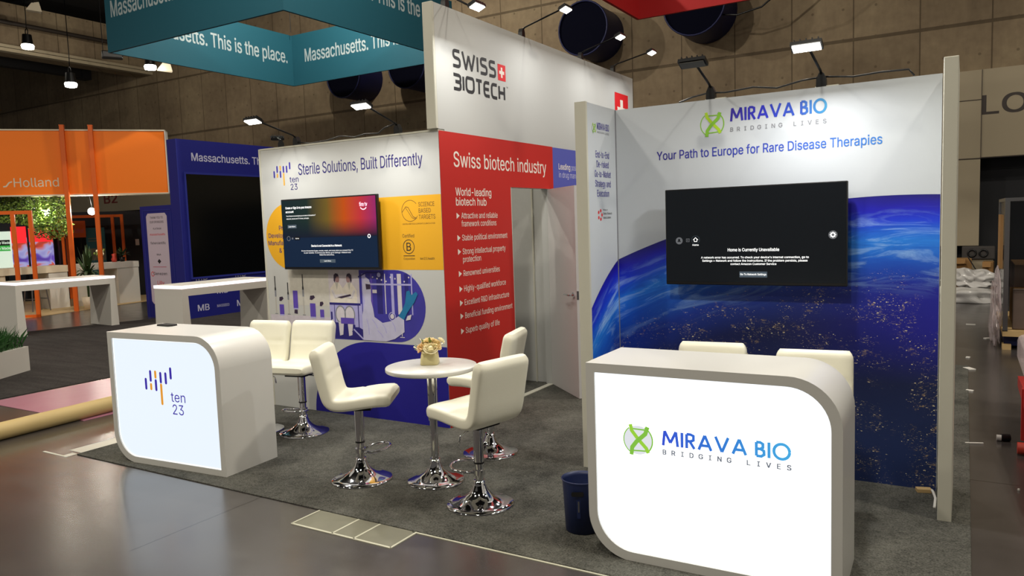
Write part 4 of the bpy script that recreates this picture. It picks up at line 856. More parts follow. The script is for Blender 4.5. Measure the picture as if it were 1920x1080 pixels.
# ---------------------------------------------------------------- arm floodlights on the wall tops
def arm_lamp(label, base, head, lit, power, target, wdir, w=.17, lens='lens_glow'):
    t = thing('arm_floodlight', label, 'floodlight', base, 0, 'arm floodlights on wall tops'); B, Hd = Vector(base), Vector(head); dv_ = Vector(wdir).normalized(); out = Vector((dv_.y, -dv_.x, 0)); out = out if out.dot(Hd-B) > 0 else -out
    b = MB(); b.prism([(-.03, 0), (.03, 0), (.028, .05), (.012, .085), (-.012, .085), (-.028, .05)], B-out*.02, dv_, (0, 0, 1), out*.045, 'black_plastic'); b.prism([(-.035, -.012), (.10, -.012), (.10, .004), (-.035, .004)], B-out*.03, dv_, (0, 0, 1), out*.05, 'white_edge'); b.build('clamp', t)
    e = Hd-out*.05+Vector((0, 0, -.0)); b = MB(); b.tube([B+Vector((0, 0, .07)), B+out*.05+Vector((0, 0, .075+.02)), e], .008, 'black_metal', 8); b.build('arm', t)
    tilt = Vector((0, 0, -1))*.92+out*.38; u = dv_; vv = u.cross(tilt).normalized(); nn = tilt.normalized()
    b = MB(); b.prism([(-w/2, -.04), (w/2, -.04), (w/2, .04), (-w/2, .04)], Hd+nn*.012, u, vv, -nn*.022, 'black_metal')
    for k in range(5): b.prism([(-w/2+.02+k*(w-.04)/4-.003, -.036), (-w/2+.02+k*(w-.04)/4+.003, -.036), (-w/2+.02+k*(w-.04)/4+.003, .036), (-w/2+.02+k*(w-.04)/4-.003, .036)], Hd-nn*.01, u, vv, -nn*.015, 'black_metal')
    b.build('lamp_head', t)
    b = MB(); b.prism([(-w/2+.01, -.032), (w/2-.01, -.032), (w/2-.01, .032), (-w/2+.01, .032)], Hd+nn*.013, u, vv, nn*.006, lens if lit else 'lens_off'); b.build('lens', t)
    if lit: lamp('lamp_light', 'AREA', Hd+nn*.03, power, t, COOL, .11, Hd+nn*1.03)
    return t
P1 = 17
arm_lamp('lit arm floodlight on white wall top nearest the tall wall', (-4.133, 5.095, 2.478), (-4.07, 4.58, 2.66), True, P1, (-4.1, 4.9, 1.4), (1, 0, 0))
arm_lamp('lit arm floodlight on white wall top at its left end', (-5.335, 5.095, 2.478), (-5.31, 4.58, 2.66), True, P1, (-5.3, 4.9, 1.4), (1, 0, 0))
arm_lamp('arm floodlight leaning away behind the white wall, below another lamp', (-5.62, 5.16, 2.478), (-5.95, 5.42, 2.63), False, 0, None, (.62, .78, 0), .13)
for (by_, hy_, hz_, hx_), lab, pw in (((5.25, 5.1, 3.40, -3.3), 'lit floodlight over the tall wall nearest the camera', P1*.8), ((6.51, 6.45, 3.655, -3.2), 'lit arm floodlight on tall wall, second from the near end', P1*.8), ((7.82, 7.74, 3.65, -3.2), 'lit arm floodlight before the dark duct on tall wall', P1*.8), ((8.72, 8.69, 3.648, -3.2), 'lit arm floodlight at far end of the tall wall', P1*.8)):
    arm_lamp(lab, (WX-.045, by_, 3.48), (hx_, hy_, hz_), True, pw, (WX+.15, hy_, 2.2), (0, 1, 0), .15)
arm_lamp('unlit arm floodlight on earth wall top', (-1.474, 5.13, 2.48), (-1.45, 4.66, 2.645), False, 0, None, (1, 0, 0))
arm_lamp('lit arm floodlight on earth wall top', (-.782, 5.13, 2.48), (-.79, 4.66, 2.65), True, P1*1.25, (-.95, 4.9, 1.3), (1, 0, 0))
def cable(pts, label, r=.006):
    b = MB(); b.tube(pts, r, 'black_plastic', 6); tag(b.build('power_cable'), label, 'cable')
zc = 2.486
cable([(-5.33, 5.09, zc+.03), (-5.15, 5.08, zc), (-4.95, 5.09, zc+.012), (-4.78, 5.08, zc+.035), (-4.62, 5.09, zc+.012), (-4.5, 5.09, zc+.03), (-4.35, 5.09, zc+.02), (-4.28, 5.09, zc+.06), (-4.15, 5.095, zc+.09)], 'black cable along the top of the white wall')
cable([(-1.7, 5.14, zc), (-1.6, 5.13, zc+.025), (-1.49, 5.13, zc+.04), (-1.38, 5.13, zc+.03), (-1.2, 5.14, zc+.045), (-1.05, 5.13, zc+.02), (-.9, 5.14, zc+.05), (-.8, 5.13, zc+.055)], 'black cable between the two lamps on the earth wall')
cable([(-.76, 5.13, zc+.055), (-.6, 5.13, zc+.035), (-.45, 5.14, zc+.045), (-.3, 5.13, zc+.04), (-.27, 5.13, zc)], 'black cable right of the lit lamp on the earth wall')

# ---------------------------------------------------------------- blue booth with big black screen (left background)
BX = -13.25
t = thing('display_wall', 'dark blue booth wall with a large black screen', 'display wall', (BX, 11, 0))
b = MB(); b.box((BX-.29, 9.5, 0), (BX, 13.6, 3.56), 'mass_blue'); b.build('panel', t)
b = MB(); b.box((BX, 9.66, .83), (BX+.02, 13.2, 2.88), 'screen_off'); b.build('screen', t)
b = MB(); b.box((BX, 9.62, .83), (BX+.025, 9.66, 2.88), 'mass_trim'); b.box((BX, 9.62, 2.88), (BX+.025, 13.24, 2.92), 'mass_trim'); b.box((BX, 9.62, .79), (BX+.025, 13.24, .83), 'mass_trim'); b.box((BX-.005, 9.495, 0), (BX+.004, 9.51, 3.56), 'mass_trim'); b.build('frame', t)
s = Sheet((BX, 9.5, 0), (0, 1, 0)); s.text(SL, .33, 3.15, .155, 'lavender_text', w=3.05, bold=.012); s.build('lettering', t)
s = Sheet((BX, 9.5, 0), (0, 1, 0))
for row, z in enumerate((.14, .45, .76)):
    for k in range(7):
        x = .24+k*.48
        if (k+row) % 2 == 0: s.text('MB', x, z-.0, .125, 'lavender_text', w=.27, bold=.012)
        else: s.text('MASSBIO', x-.02, z+.03, .055, 'lavender_text', w=.30)
s.build('pattern_lettering', t)
t = thing('sponsor_board', 'dark blue free standing board with pale sponsor list', 'board', (-14.08, 9.6, 0))
b = MB(); b.box((-14.64, 9.55, 0), (-13.54, 9.75, 2.29), 'mass_blue'); b.build('panel', t)
b = MB()
for x in (-14.55, -13.63): b.box((x-.01, 9.543, .0), (x+.01, 9.551, 2.2), 'mass_trim')
b.box((-14.55, 9.543, 2.19), (-13.63, 9.551, 2.21), 'mass_trim'); b.build('frame', t)
s = Sheet((-14.45, 9.55, .28), (1, 0, 0)); w, h, q = .68, 1.86, .06
s.poly([(q, 0), (w-q, 0), (w, q), (w, h-q), (w-q, h), (q, h), (0, h-q), (0, q)], 'sponsor_card', 0); s.build('card', t)
s = Sheet((-14.45, 9.55, .28), (1, 0, 0)); cx = w/2
for y, tx_, hh, m_, lw in ((1.75, 'THANK YOU TO', .045, 'dark_text', .42), (1.66, 'OUR SPONSORS', .045, 'dark_text', .45), (1.53, 'PLATINUM', .035, 'dark_text', .26), (1.41, 'massachusetts', .045, 'red_ink', .5), (1.23, 'fishercientific', .05, 'dark_text', .5), (1.0, 'RNA', .035, 'dark_text', .14), (.60, 'Genezen', .06, 'dark_text', .44), (.40, 'Lilly', .08, 'red_ink', .22), (.24, 'ROTUS', .03, 'mass_blue', .18), (.14, 'LIFT', .035, 'dark_text', .2), (.05, 'CAPT', .035, 'dark_text', .2)):
    s.text(tx_, cx, y, hh, m_, w=lw, align='C', bold=.006, res=2)
s.poly([(cx-.06, .88), (cx, .83), (cx+.06, .88), (cx, .93)], 'dark_text', 1); s.rect(cx-.22, .76, cx+.22, .772, 'pink_ink', 1); s.ring(.09, .62, .045, .014, 'red_ink', 1, 16); s.build('lettering', t)

def led_table(label, x, y, rz, L, wd, z, g='lit edge white tables'):
    t = thing('lounge_table', label, 'table', (x, y, .007), rz, g); x0, x1, y0, y1 = -wd, 0, 0, L
    b = MB(); b.box((x0, y0, z-.155), (x1, y1, z-.05), 'white_plain'); b.box((x0+.01, y0+.01, z-.05), (x1-.01, y1-.01, z), 'white_plain'); b.build('tabletop', t, world=False)
    b = MB()
    for a, c in (((x0-.004, y0-.004, z-.045), (x1+.004, y0+.009, z-.004)), ((x0-.004, y1-.009, z-.045), (x1+.004, y1+.004, z-.004)), ((x0-.004, y0+.009, z-.045), (x0+.009, y1-.009, z-.004)), ((x1-.009, y0+.009, z-.045), (x1+.004, y1-.009, z-.004))): b.box(a, c, 'led_strip')
    b.build('light_strip', t, world=False)
    for ya, k in ((y0, 1), (y1, -1)):
        b = MB(); b.prism([(ya, z-.155), (ya+.10*k, z-.155), (ya+.13*k, .0), (ya-.02*k, .0)], (x0, 0, 0), (0, 1, 0), (0, 0, 1), (x1-x0, 0, 0), 'white_plain'); b.build('leg', t, world=False)
led_table('white slab table with glowing edge at far left', -14.07, 6.76, -rad(4.4), 1.72, .8, .95); led_table('white slab table with glowing edge before the blue booth', -9.67, 6.86, -rad(1), 1.62, .66, .95)

# planter with grass
t = thing('planter', 'white trough planter of spiky grass at left edge', 'planter', (-10.1, 4.2, .007))
d1 = Vector((-.285, .495, 0)).normalized(); n1 = Vector((-d1.y, d1.x, 0)); o = Vector((-10.385, 5.084, .007)); n1 = n1 if n1.x < 0 else -n1
b = MB(); b.prism([(0, 0), (-2.2, 0), (-2.2, .315), (0, .315)], o, d1, (0, 0, 1), n1*.32, 'white_plain'); b.build('trough', t)
b = MB(); random.seed(5)
for k in range(900):
    a = random.random()*2.15+.03; e = random.random(); p = o - d1*a + n1*(.03+.26*e) + Vector((0, 0, .3)); hgt = .16+.2*random.random(); ln = Vector((random.gauss(0, .11), random.gauss(0, .11), hgt)); wv_ = Vector((random.gauss(0, 1), random.gauss(0, 1), 0)).normalized()*.006
    b.add([p-wv_, p+wv_, p+ln*.6+wv_*.7, p+ln+Vector((ln.x*.3, ln.y*.3, -.02)), p+ln*.6-wv_*.7], [[0, 1, 2, 3, 4]], 'grass_green')
tag(b.build('grass', t), kind='stuff')

# ---------------------------------------------------------------- orange pavilion (far left)
A0 = Vector((-16.3, 11.4, 0)); D0 = Vector((-.665, -.747, 0)); N0 = Vector((.747, -.665, 0)); D0.normalize(); N0.normalize()
def at(s_, off, z): return A0 + D0*s_ + N0*off + Vector((0, 0, z))
t = thing('pavilion_header', 'large orange fascia of the pavilion with white lettering', 'fascia', at(2.5, -.2, 2.68))
b = MB(); b.prism([(0, 0), (6, 0), (6, 1.44), (0, 1.44)], at(0, 0, 2.7), D0, (0, 0, 1), -N0*.4, 'orange_paint'); b.build('panel', t)
b = MB(); b.prism([(-.02, -.03), (6, -.03), (6, 0), (-.02, 0)], at(0, .02, 2.7), D0, (0, 0, 1), -N0*.44, 'cream'); b.prism([(-.02, 0), (6, 0), (6, .03), (-.02, .03)], at(0, .02, 4.14), D0, (0, 0, 1), -N0*.44, 'cream'); b.prism([(-.02, -.03), (0, -.03), (0, 1.47), (-.02, 1.47)], at(0, .02, 2.7), D0, (0, 0, 1), -N0*.44, 'white_plain'); b.build('trim', t)
s = Sheet(at(6, 0, 2.88), -D0, (0, 0, 1), N0); s.text('Holland', 6-3.19, 0, .2, 'cream', w=.9); s.text('n', 6-3.60, 0, .2, 'cream', bold=.02); s.line([(6-3.40, .01), (6-3.34, .02), (6-3.28, .10), (6-3.22, .12)], .03, 'cream', 1); s.text('Made i', 6-4.35, 0, .2, 'cream', w=.68, bold=.01); s.build('lettering', t)
for s_, lab in ((2.12, 'orange post before the fascia, left of the pair'), (1.54, 'orange post before the fascia, right of the pair')):
    t = thing('pavilion_post', lab, 'post', at(s_, .1, 0), 0, 'orange posts before the fascia'); b = MB(); b.prism([(-.045, 0), (.045, 0), (.045, 4.24), (-.045, 4.24)], at(s_, .14, 0), D0, (0, 0, 1), -N0*.09, 'orange_post'); b.build('post', t); b = MB(); b.prism([(-.05, 0), (.05, 0), (.05, .02), (-.05, .02)], at(s_, .145, 4.24), D0, (0, 0, 1), -N0*.1, 'orange_post'); b.build('post_cap', t)
def portal(o, L, z, mid, label, th=.075, bottom=True):
    t = thing('portal_frame', label, 'frame', o, 0, 'orange portal frames'); o = Vector(o)
    for a in mid: b = MB(); b.prism([(a-th/2, 0), (a+th/2, 0), (a+th/2, z), (a-th/2, z)], o, D0, (0, 0, 1), -N0*th, 'orange_post'); b.build('post', t)
    b = MB(); b.prism([(-th/2, z), (L, z), (L, z+th), (-th/2, z+th)], o, D0, (0, 0, 1), -N0*th, 'orange_post'); b.build('top_bar', t)
    if bottom: b = MB(); b.prism([(-th/2, 0), (L, 0), (L, .06), (-th/2, .06)], o, D0, (0, 0, 1), -N0*th*.98, 'orange_post'); b.build('floor_bar', t)
portal((-17.28, 8.72, 0), 1.6, 2.24, (0, .33, 1.55), 'orange portal frame nearest the lit white table')
portal(at(1.74, -4, 0), 1.45, 2.24, (0, .24, 1.4), 'orange portal frame standing farther back by the poster', bottom=False)
b = MB(); b.prism([(0, 0), (.06, 0), (.06, 1.9), (0, 1.9)], at(2.75, -2, 0), D0, (0, 0, 1), -N0*.06, 'orange_post'); tag(b.build('slim_post', loc=at(2.75, -2, 0)), 'slim orange post between the glowing screens', 'post')
# hanging vines
b = MB(); random.seed(11)
for k in range(9500):
    s_ = 2.2+random.random()*3.6; low = 1.98 - .12*sin(s_*3.1) - (.22 if s_ < 3 else 0)*random.random(); z = 2.68-(2.68-low)*random.random()**.85
    if s_ > 4.2: z = 2.68-(2.68-low)*random.random()
    p = at(s_, -.12-.45*random.random(), z); u = Vector((random.gauss(0, 1), random.gauss(0, 1), random.gauss(0, 1))).normalized(); v_ = u.cross(Vector((random.gauss(0, 1), random.gauss(0, 1), .3))).normalized(); L_ = .024+.024*random.random()
    b.add([p-u*L_, p+v_*L_*.5, p+u*L_, p-v_*L_*.5], [[0, 1, 2, 3]], 'leaf_vine' if k % 4 else 'leaf_dark')
tag(b.build('hanging_vines', loc=at(4, -.2, 2.68)), 'curtain of hanging green vines below the orange fascia', 'vines', kind='stuff')
# pavilion spotlights
for s_, lab in ((2.716, 'glaring spotlight among the hanging vines'), (1.767, 'glaring spotlight between the two orange posts')):
    p = at(s_, -.5, 2.31); t = thing('spotlight', lab, 'spotlight', p, 0, 'spotlights under the fascia'); b = MB(); b.ball(p, .085, 'lens_glow', 14); b.build('bulb', t)
    b = MB(); b.cyl(p-N0*.04, p-N0*.2, .09, 'black_metal', .05); b.cyl(p-N0*.12, at(s_, -.38, 2.69), .015, 'black_metal', n=6); b.build('housing', t); lamp('lamp_light', 'POINT', p+N0*.12, 48, t, WARM, .06)
# screens, signs and dark wall behind
def board(name, label, cat, s0, s1, z0, z1, m, off=-4., th=.06, legs=True):
    t = thing(name, label, cat, at((s0+s1)/2, off, 0)); b = MB(); b.prism([(s0, z0), (s1, z0), (s1, z1), (s0, z1)], at(0, off, 0), D0, (0, 0, 1), -N0*th, m); b.build('panel', t)
    if legs:
        b = MB()
        for q in (s0*.85+s1*.15, s0*.15+s1*.85): b.prism([(q-.03, 0), (q+.03, 0), (q+.03, z0), (q-.03, z0)], at(0, off-.01, 0), D0, (0, 0, 1), -N0*.04, 'black_metal')
        b.build('stand', t)
    return t
t = board('led_screen', 'glowing screen with a red band, left one', 'screen', 4.13, 4.48, .95, 1.75, 'led_picture'); b = MB(); b.prism([(4.13, 1.6), (4.48, 1.6), (4.48, 2.05), (4.13, 2.05)], at(0, -3.99, 0), D0, (0, 0, 1), -N0*.05, 'screen_red'); b.build('red_band', t)
t = board('led_screen', 'glowing screen with a red band, right one', 'screen', 3.5, 4.06, .95, 1.66, 'led_picture'); b = MB(); b.prism([(3.5, 1.62), (4.06, 1.62), (4.06, 2.0), (3.5, 2.0)], at(0, -3.99, 0), D0, (0, 0, 1), -N0*.05, 'screen_red'); b.build('red_band', t)
t = board('led_screen', 'pale screen with black and green text bands', 'screen', 4.5, 5.6, .85, 1.93, 'screen_white')
for z, m_, tx_ in ((1.55, 'black_plastic', 'ing the Waste'), (1.40, 'screen_green', 's Are Made')):
    s = Sheet(at(5.6, -4, 0), -D0, (0, 0, 1), N0); s.rect(0, z, 1.08, z+.15, m_, 0); s.text(tx_, .66, z+.04, .075, 'screen_white', w=.42, bold=.01); s.build('text_band', t)
t = board('hanging_board', 'orange sign board with pale bike slogan', 'sign', 2.65, 3.54, 1.7, 2.16, 'sign_orange', -3.9); s = Sheet(at(3.54, -3.9, 0), -D0, (0, 0, 1), N0); s.text('Dutch bike!', .30, 1.83, .12, 'pink_ink', w=.55, bold=.01); s.rect(.30, 1.77, .62, 1.785, 'pink_ink', 1); s.build('lettering', t)
t = board('poster_stand', 'teal and grey poster stand behind the orange posts', 'poster', 2.2, 2.67, .6, 1.96, 'poster_teal'); s = Sheet(at(2.67, -4, 0), -D0, (0, 0, 1), N0); s.rect(0, 1.05, .47, 1.38, 'poster_grey', 0); s.rect(.05, 1.65, .3, 1.67, 'poster_grey', 0); s.rect(.05, 1.58, .26, 1.6, 'poster_grey', 0); s.build('print', t)
b = MB(); b.prism([(-2.5, 0), (6.5, 0), (6.5, 2.42), (-2.5, 2.42)], at(0, -4.6, 0), D0, (0, 0, 1), -N0*.1, 'dark_room'); tag(b.build('partition_wall', loc=at(2, -4.6, 0)), 'dark partition behind the pavilion counters', 'partition')
b = MB(); b.prism([(1.42, 1.42), (1.52, 1.42), (1.52, 1.6), (1.42, 1.6)], at(0, -4.6, 0), D0, (0, 0, 1), N0*.02, 'white_plain'); tag(b.build('wall_switch', loc=at(1.47, -4.59, 1.5)), 'small white switch plate on the dark partition', 'switch')
b = MB(); pts = [(3.1+.3*k/10+(.02 if k % 2 else 0), 0) for k in range(11)]
for k in range(10): b.add([at(3.05+.045*k, -4.3-(.04 if k % 2 else 0), .3), at(3.05+.045*(k+1), -4.3-(.04 if (k+1) % 2 else 0), .3), at(3.05+.045*(k+1), -4.3-(.04 if (k+1) % 2 else 0), 1.75), at(3.05+.045*k, -4.3-(.04 if k % 2 else 0), 1.75)], [[0, 1, 2, 3]], 'curtain_grey')
b.add([at(3.05, -4.36, .3), at(3.5, -4.36, .3), at(3.5, -4.36, 1.75), at(3.05, -4.36, 1.75)], [[0, 1, 2, 3]], 'curtain_grey'); b.prism([(3.0, 0), (3.55, 0), (3.55, .3), (3.0, .3)], at(0, -4.28, 0), D0, (0, 0, 1), -N0*.1, 'curtain_grey'); tag(b.build('grey_drape', loc=at(3.3, -4.3, 0)), 'grey drape right of the glowing screens', 'drape')
# counters and their things
t = thing('bar_counter', 'tall pale counter with slab end under the spotlights', 'counter', (-18.7, 11.1, 0), 0, 'pavilion counters')
b = MB(); b.box((-18.95, 11.23, 0), (-18.33, 11.8, .93), 'white_plain'); b.build('end_panel', t); b = MB(); b.box((-18.95, 10.45, .9), (-18.32, 11.81, 1.05), 'white_plain'); b.build('countertop', t); b = MB(); b.box((-18.95, 10.47, 0), (-18.34, 10.6, .9), 'white_plain'); b.build('leg', t)
t = thing('bar_counter', 'tall counter with warm light painted as cream, steel stool beneath', 'counter', (-19.0, 9.5, 0), 0, 'pavilion counters')
b = MB(); b.box((-19.5, 9.85, 0), (-18.9, 10.3, .9), 'white_plain'); b.build('end_panel', t); b = MB(); b.box((-19.5, 8.75, .88), (-18.88, 10.31, 1.04), 'cream'); b.build('countertop', t); b = MB(); b.box((-19.5, 8.77, 0), (-18.92, 8.9, .88), 'cream'); b.build('leg', t)  # cream on top and leg carries the warm pavilion light as colour
t = thing('steel_stool', 'slim steel bar stool beneath the second tall counter', 'bar stool', (-18.75, 9.45, 0)); cx, cy = -18.75, 9.45
b = MB(); b.box((cx-.16, cy-.16, .72), (cx+.16, cy+.16, .75), 'steel'); b.build('seat', t)
for dx, dy in ((-1, -1), (-1, 1), (1, -1), (1, 1)): b = MB(); b.cyl((cx+dx*.14, cy+dy*.14, .72), (cx+dx*.2, cy+dy*.2, 0), .014, 'steel', n=8); b.build('leg', t)
b = MB(); b.tube([(cx-.18, cy-.18, .3), (cx+.18, cy-.18, .3), (cx+.18, cy+.18, .3), (cx-.18, cy+.18, .3)], .01, 'steel', 6, True); b.build('footrest', t)
def plant(name, label, loc, pot, potm, hgt, spread, n, seed, curl=1., w=.03):
    t = thing(name, label, 'plant', loc); random.seed(seed); x, y, z = loc
    if pot: b = MB(); b.lathe([(pot*.75, 0), (pot, pot*1.7), (pot*.92, pot*1.7), (pot*.85, pot*1.5), (0, pot*1.5)], potm, loc, 20); b.build('pot', t)
    zb = z+(pot*1.5 if pot else 0); b = MB()
    for k in range(3 if hgt > .5 else 0): b.tube([(x+.03*(k-1), y, zb), (x+.05*(k-1), y+.02*k, zb+hgt*.5)], .02, 'leaf_dark', 6)
    for k in range(n):
        a = random.random()*2*pi; e = random.random(); d = Vector((cos(a), sin(a), 0)); tg = Vector((-sin(a), cos(a), 0)); o = Vector((x, y, zb+hgt*(.45 if hgt > .5 else .1)+hgt*.1*random.random())); P_ = []
        for i in range(6): f = i/5; P_.append((o + d*spread*f*(.4+.6*e) + Vector((0, 0, hgt*.5*(f*(1.4-.6*e) - curl*e*f*f)*1.1)), w*sin(pi*min(.97, f*.85+.12))))
        vs = []
        for p, ww in P_: vs += [p-tg*ww, p+tg*ww]
        b.add(vs, [[2*i, 2*i+1, 2*i+3, 2*i+2] for i in range(5)], 'leaf_dark')
    b.build('leaves', t); return t
plant('potted_plant', 'tall leafy plant in a cream pot before the counters', (-17.95, 10.25, 0), .17, 'cream', 1.0, .42, 60, 2, 1.3, .03)
plant('potted_plant', 'small leafy plant on the right end of counter', (-18.6, 11.55, 1.05), .07, 'black_plastic', .3, .3, 40, 4, 1., .022)
t = thing('flower_vase', 'glass vase of pale flowers on the tall pale counter', 'vase', (-18.6, 10.98, 1.05)); b = MB(); b.lathe([(.04, 0), (.045, .12), (.06, .17), (.055, .17), (.04, .12), (.03, .01)], 'thin_wrap', (-18.6, 10.98, 1.05), 16); b.build('vase', t)
b = MB(); random.seed(9)
for k in range(26): a = random.random()*6.28; r_ = .03+.1*random.random(); p = Vector((-18.6+r_*cos(a), 10.98+r_*sin(a), 1.26+.12*random.random())); b.ball(p, .028, 'petal_pale' if k % 3 else 'leaf', 6, (1, 1, 1.3)); b.cyl(p, (-18.6, 10.98, 1.1), .004, 'leaf', n=4)
b.build('flowers', t)
b = MB(); b.lathe([(.05, 0), (.07, .07), (.04, .13), (.055, .2), (.0, .22)], 'wheel_red', (-18.55, 11.3, 1.05), 16); tag(b.build('red_ornament', loc=(-18.55, 11.3, 1.05)), 'small red ornament between vase and plant on the counter', 'ornament')
t = thing('lattice_sculpture', 'openwork woven lattice sculpture at far left edge', 'sculpture', (-19.5, 8.1, 0)); b = MB(); cx, cy = -19.55, 8.0
for k in range(9):
    for q in range(5): c = Vector((cx+.16*(k % 3-1), cy+.13*(k//3-1), .35+.2*q)); b.tube([c+Vector((0, .12, 0)), c+Vector((0, 0, .12)), c+Vector((0, -.12, 0)), c+Vector((0, 0, -.12))], .012, 'wood', 4, True)
b.build('lattice', t)

# ---------------------------------------------------------------- right background: crate trolley, wrap pile, pallet truck
t = thing('glazed_trolley', 'metal framed glazed trolley loaded with cartons at right edge', 'trolley', (1.0, 11.6, 0)); x0, x1, y0, y1 = .40, 1.7, 10.64, 12.6
b = MB()
for x in (x0, x1):
    for y in (y0, y1): b.box((x, y, .22), (x+.05, y+.05, 1.8), 'steel')
for y in (y0, y1): b.box((x0+.05, y, 1.76), (x1, y+.05, 1.8), 'steel')
for x in (x0, x1): b.box((x, y0+.05, 1.76), (x+.05, y1, 1.8), 'steel')
b.build('frame', t); b = MB(); b.box((x0, y0, .16), (x1+.05, y1+.05, .23), 'wood'); b.box((x0, y0, .0), (x0+.09, y0+.2, .06), 'wood'); b.box((x0+.02, y0+.1, .04), (x1, y1, .17), 'duct_blue'); b.build('deck', t)
b = MB(); b.box((x0+.05, y0+.02, .75), (x1, y0+.03, 1.76), 'glass_dark'); b.box((x0+.015, y0+.05, .3), (x0+.025, y1, 1.76), 'glass_dark'); b.build('glass_pane', t)
for k in range(6): b = MB(); b.box((x0+.10+k*.2, y0+.1, .235), (x0+.27+k*.2, y0+.16, .72), 'brown_slat', .008, 1); tag(b.build('wooden_panel', loc=(x0+.18+k*.2, y0+.13, .23)), 'brown upright board at the bottom of the glazed trolley', 'board', 'brown boards in the trolley')
for (a, c, lab) in (((x0+.12, y0+.3, .72), (x1-.05, y0+1.3, 1.0), 'open brown carton inside the glazed trolley'), ((x0+.35, y0+.4, 1.0), (x1-.1, y0+1.2, 1.12), 'flat brown carton lying on top of the trolley load')): b = MB(); b.box(a, c, 'cardboard', .006, 1); tag(b.build('carton', loc=a), lab, 'carton')
b = MB(); b.box((x0+.12, y0+.3, .235), (x1-.05, y0+1.3, .72), 'cardboard', .006, 1); tag(b.build('carton', loc=(x0+.12, y0+.3, .235)), 'large brown carton standing on the trolley deck', 'carton')
b = MB(); b.box((x0-.035, y0+.25, .95), (x0-.004, y0+.95, 1.6), 'cardboard'); tag(b.build('cardboard_sheet', loc=(x0, y0+.6, .95)), 'tan cardboard strip on the outside of the trolley', 'cardboard')
def crumple(name, label, cat, c, size, m, seed, n=4, amp=.35):
    random.seed(seed); bm = bmesh.new(); bmesh.ops.create_icosphere(bm, subdivisions=n, radius=1)
    ph = [(random.gauss(0, 1), random.gauss(0, 1), random.gauss(0, 1), random.random()*6.28, 2+4*random.random()) for _ in range(14)]
    for v in bm.verts:
        d = sum(sin((v.co.x*a+v.co.y*b2+v.co.z*e)*f+p) for a, b2, e, p, f in ph)/14*2; q = v.co*(1+amp*d); v.co = Vector((c[0]+q.x*size[0], c[1]+q.y*size[1], max(.004, c[2]+q.z*size[2])))
    b = MB(); b.bm(bm, m); return tag(b.build(name, loc=(c[0], c[1], 0)), label, cat)
crumple('plastic_wrap', 'heap of clear crumpled wrap on floor by the lobby opening', 'wrap', (-.05, 15.95, .10), (.5, .3, .17), 'wrap', 1, 5, .5)
crumple('plastic_wrap', 'upper crumpled wrap bundle leaning on the brown cartons', 'wrap', (.12, 16.42, .36), (.36, .16, .19), 'wrap', 2, 5, .6)
crumple('plastic_wrap', 'thin clear wrap hanging on the side of the trolley', 'wrap', (x0-.06, y0+.5, .42), (.05, .55, .4), 'thin_wrap', 3, 4, .5)
for (c, sz, rz_, lab) in (((-.12, 16.9, .37), (.42, .34, .74), .2, 'tall brown carton behind the wrap heap, left one'), ((.385, 16.85, .34), (.17, .3, .68), -.1, 'narrow brown carton behind the wrap heap beside the dark opening')):
    b = MB(); b.obox(c, sz, 'cardboard', rz_, .01); b.obox((c[0]-.03, c[1]-sz[1]/2-.05, c[2]+sz[2]/2-.05), (sz[0]*.8, .12, .012), 'cardboard', rz_, 0, .9); tag(b.build('carton', loc=(c[0], c[1], 0)), lab, 'carton')
b = MB(); b.obox((.16, 16.62, .58), (.02, .1, .36), 'black_plastic', 0, 0, 0.); b.v = [Vector((p.x+(p.z-.58)*-.55, p.y, p.z)) for p in b.v]; tag(b.build('black_strip', loc=(.16, 16.62, .4)), 'black strip leaning between the brown cartons', 'strip')
t = thing('equipment_box', 'grey equipment box with two round ports below the tan panel', 'equipment', (.2, 17.3, 0)); b = MB(); b.box((-.05, 17.15, .7), (.5, 17.4, .95), 'curtain_grey', .02); b.box((-.02, 17.2, 0), (.47, 17.38, .7), 'tan_wall'); b.build('housing', t)
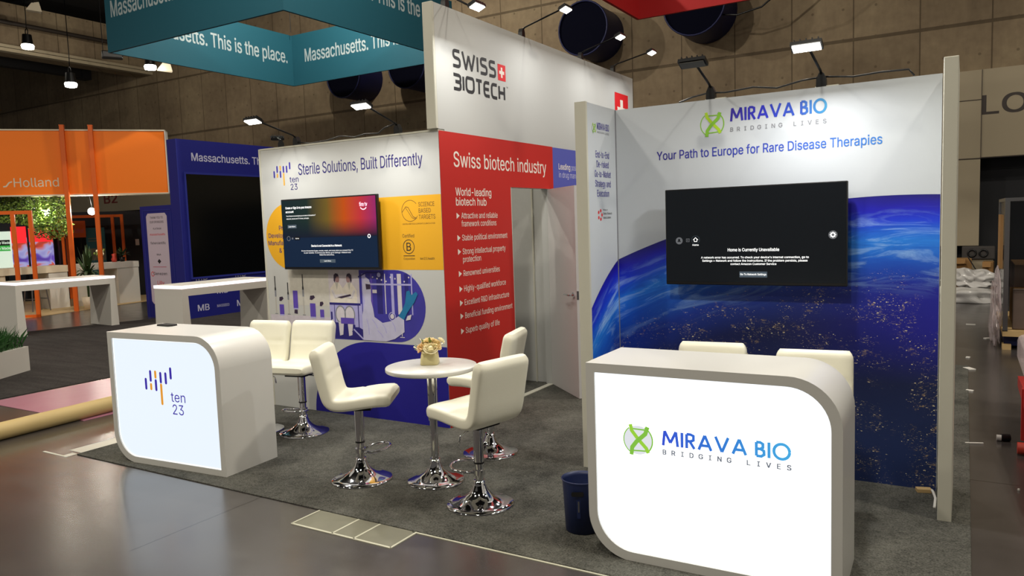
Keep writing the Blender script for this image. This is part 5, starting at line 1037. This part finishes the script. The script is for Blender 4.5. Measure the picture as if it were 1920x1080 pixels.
for x in (.12, .31): b = MB(); b.tube([(x+.065*cos(a), 17.14, .82+.065*sin(a)) for a in [i*pi/10 for i in range(20)]], .018, 'black_plastic', 6, True); b.build('port_ring', t)
t = thing('pallet_truck', 'red pallet truck with plastic wrapped load at right edge', 'pallet truck', (.6, 5.9, 0))
b = MB(); b.prism([(4.85, .10), (6.3, .30), (7.0, .30), (7.0, .38), (6.3, .42), (4.85, .2)], (.37, 0, 0), (0, 1, 0), (0, 0, 1), (.2, 0, 0), 'jack_red'); b.box((.36, 6.3, .05), (1.2, 6.36, .42), 'jack_red'); b.build('fork', t)
b = MB(); b.cyl((.33, 6.12, .045), (.37, 6.12, .045), .04, 'wheel_red', n=20); b.build('wheel', t); b = MB(); b.box((.38, 6.2, .43), (1.3, 7.4, .66), 'thin_wrap', .05, 3); b.build('wrapped_load', t)
for k, (x, y, sx, sy, m_, lab) in enumerate(((.09, 12.79, .12, .05, 'white_plain', 'white scrap on floor farthest along the aisle'), (.27, 11.48, .08, .05, 'white_plain', 'white scrap on floor left of the trolley'), (.05, 9.93, .05, .04, 'white_plain', 'tiny white scrap on floor midway along the aisle'), (.06, 9.23, .12, .07, 'white_plain', 'crumpled pale scrap on floor beside the end post'), (.06, 8.11, .06, .03, 'white_plain', 'flat white scrap on floor nearer than the crumpled one'), (.08, 6.27, .12, .012, 'white_plain', 'thin white strip on floor by the end post'), (.30, 5.32, .012, .012, 'white_plain', 'white speck on floor nearest the pallet truck'))):
    b = MB(); b.obox((x, y, .006), (sx, sy, .012), m_, k*.7, .002); tag(b.build('paper_scrap', loc=(x, y, 0)), lab, 'scrap', 'scraps on the aisle floor')
t = thing('tape_roll', 'small black and white roll lying on the aisle floor', 'roll', (.25, 6.43, .02)); b = MB(); b.cyl((.22, 6.43, .022), (.25, 6.43, .022), .022, 'white_plain', n=16); b.build('core', t); b = MB(); b.cyl((.25, 6.43, .026), (.30, 6.45, .026), .026, 'black_plastic', n=16); b.build('tape_band', t)
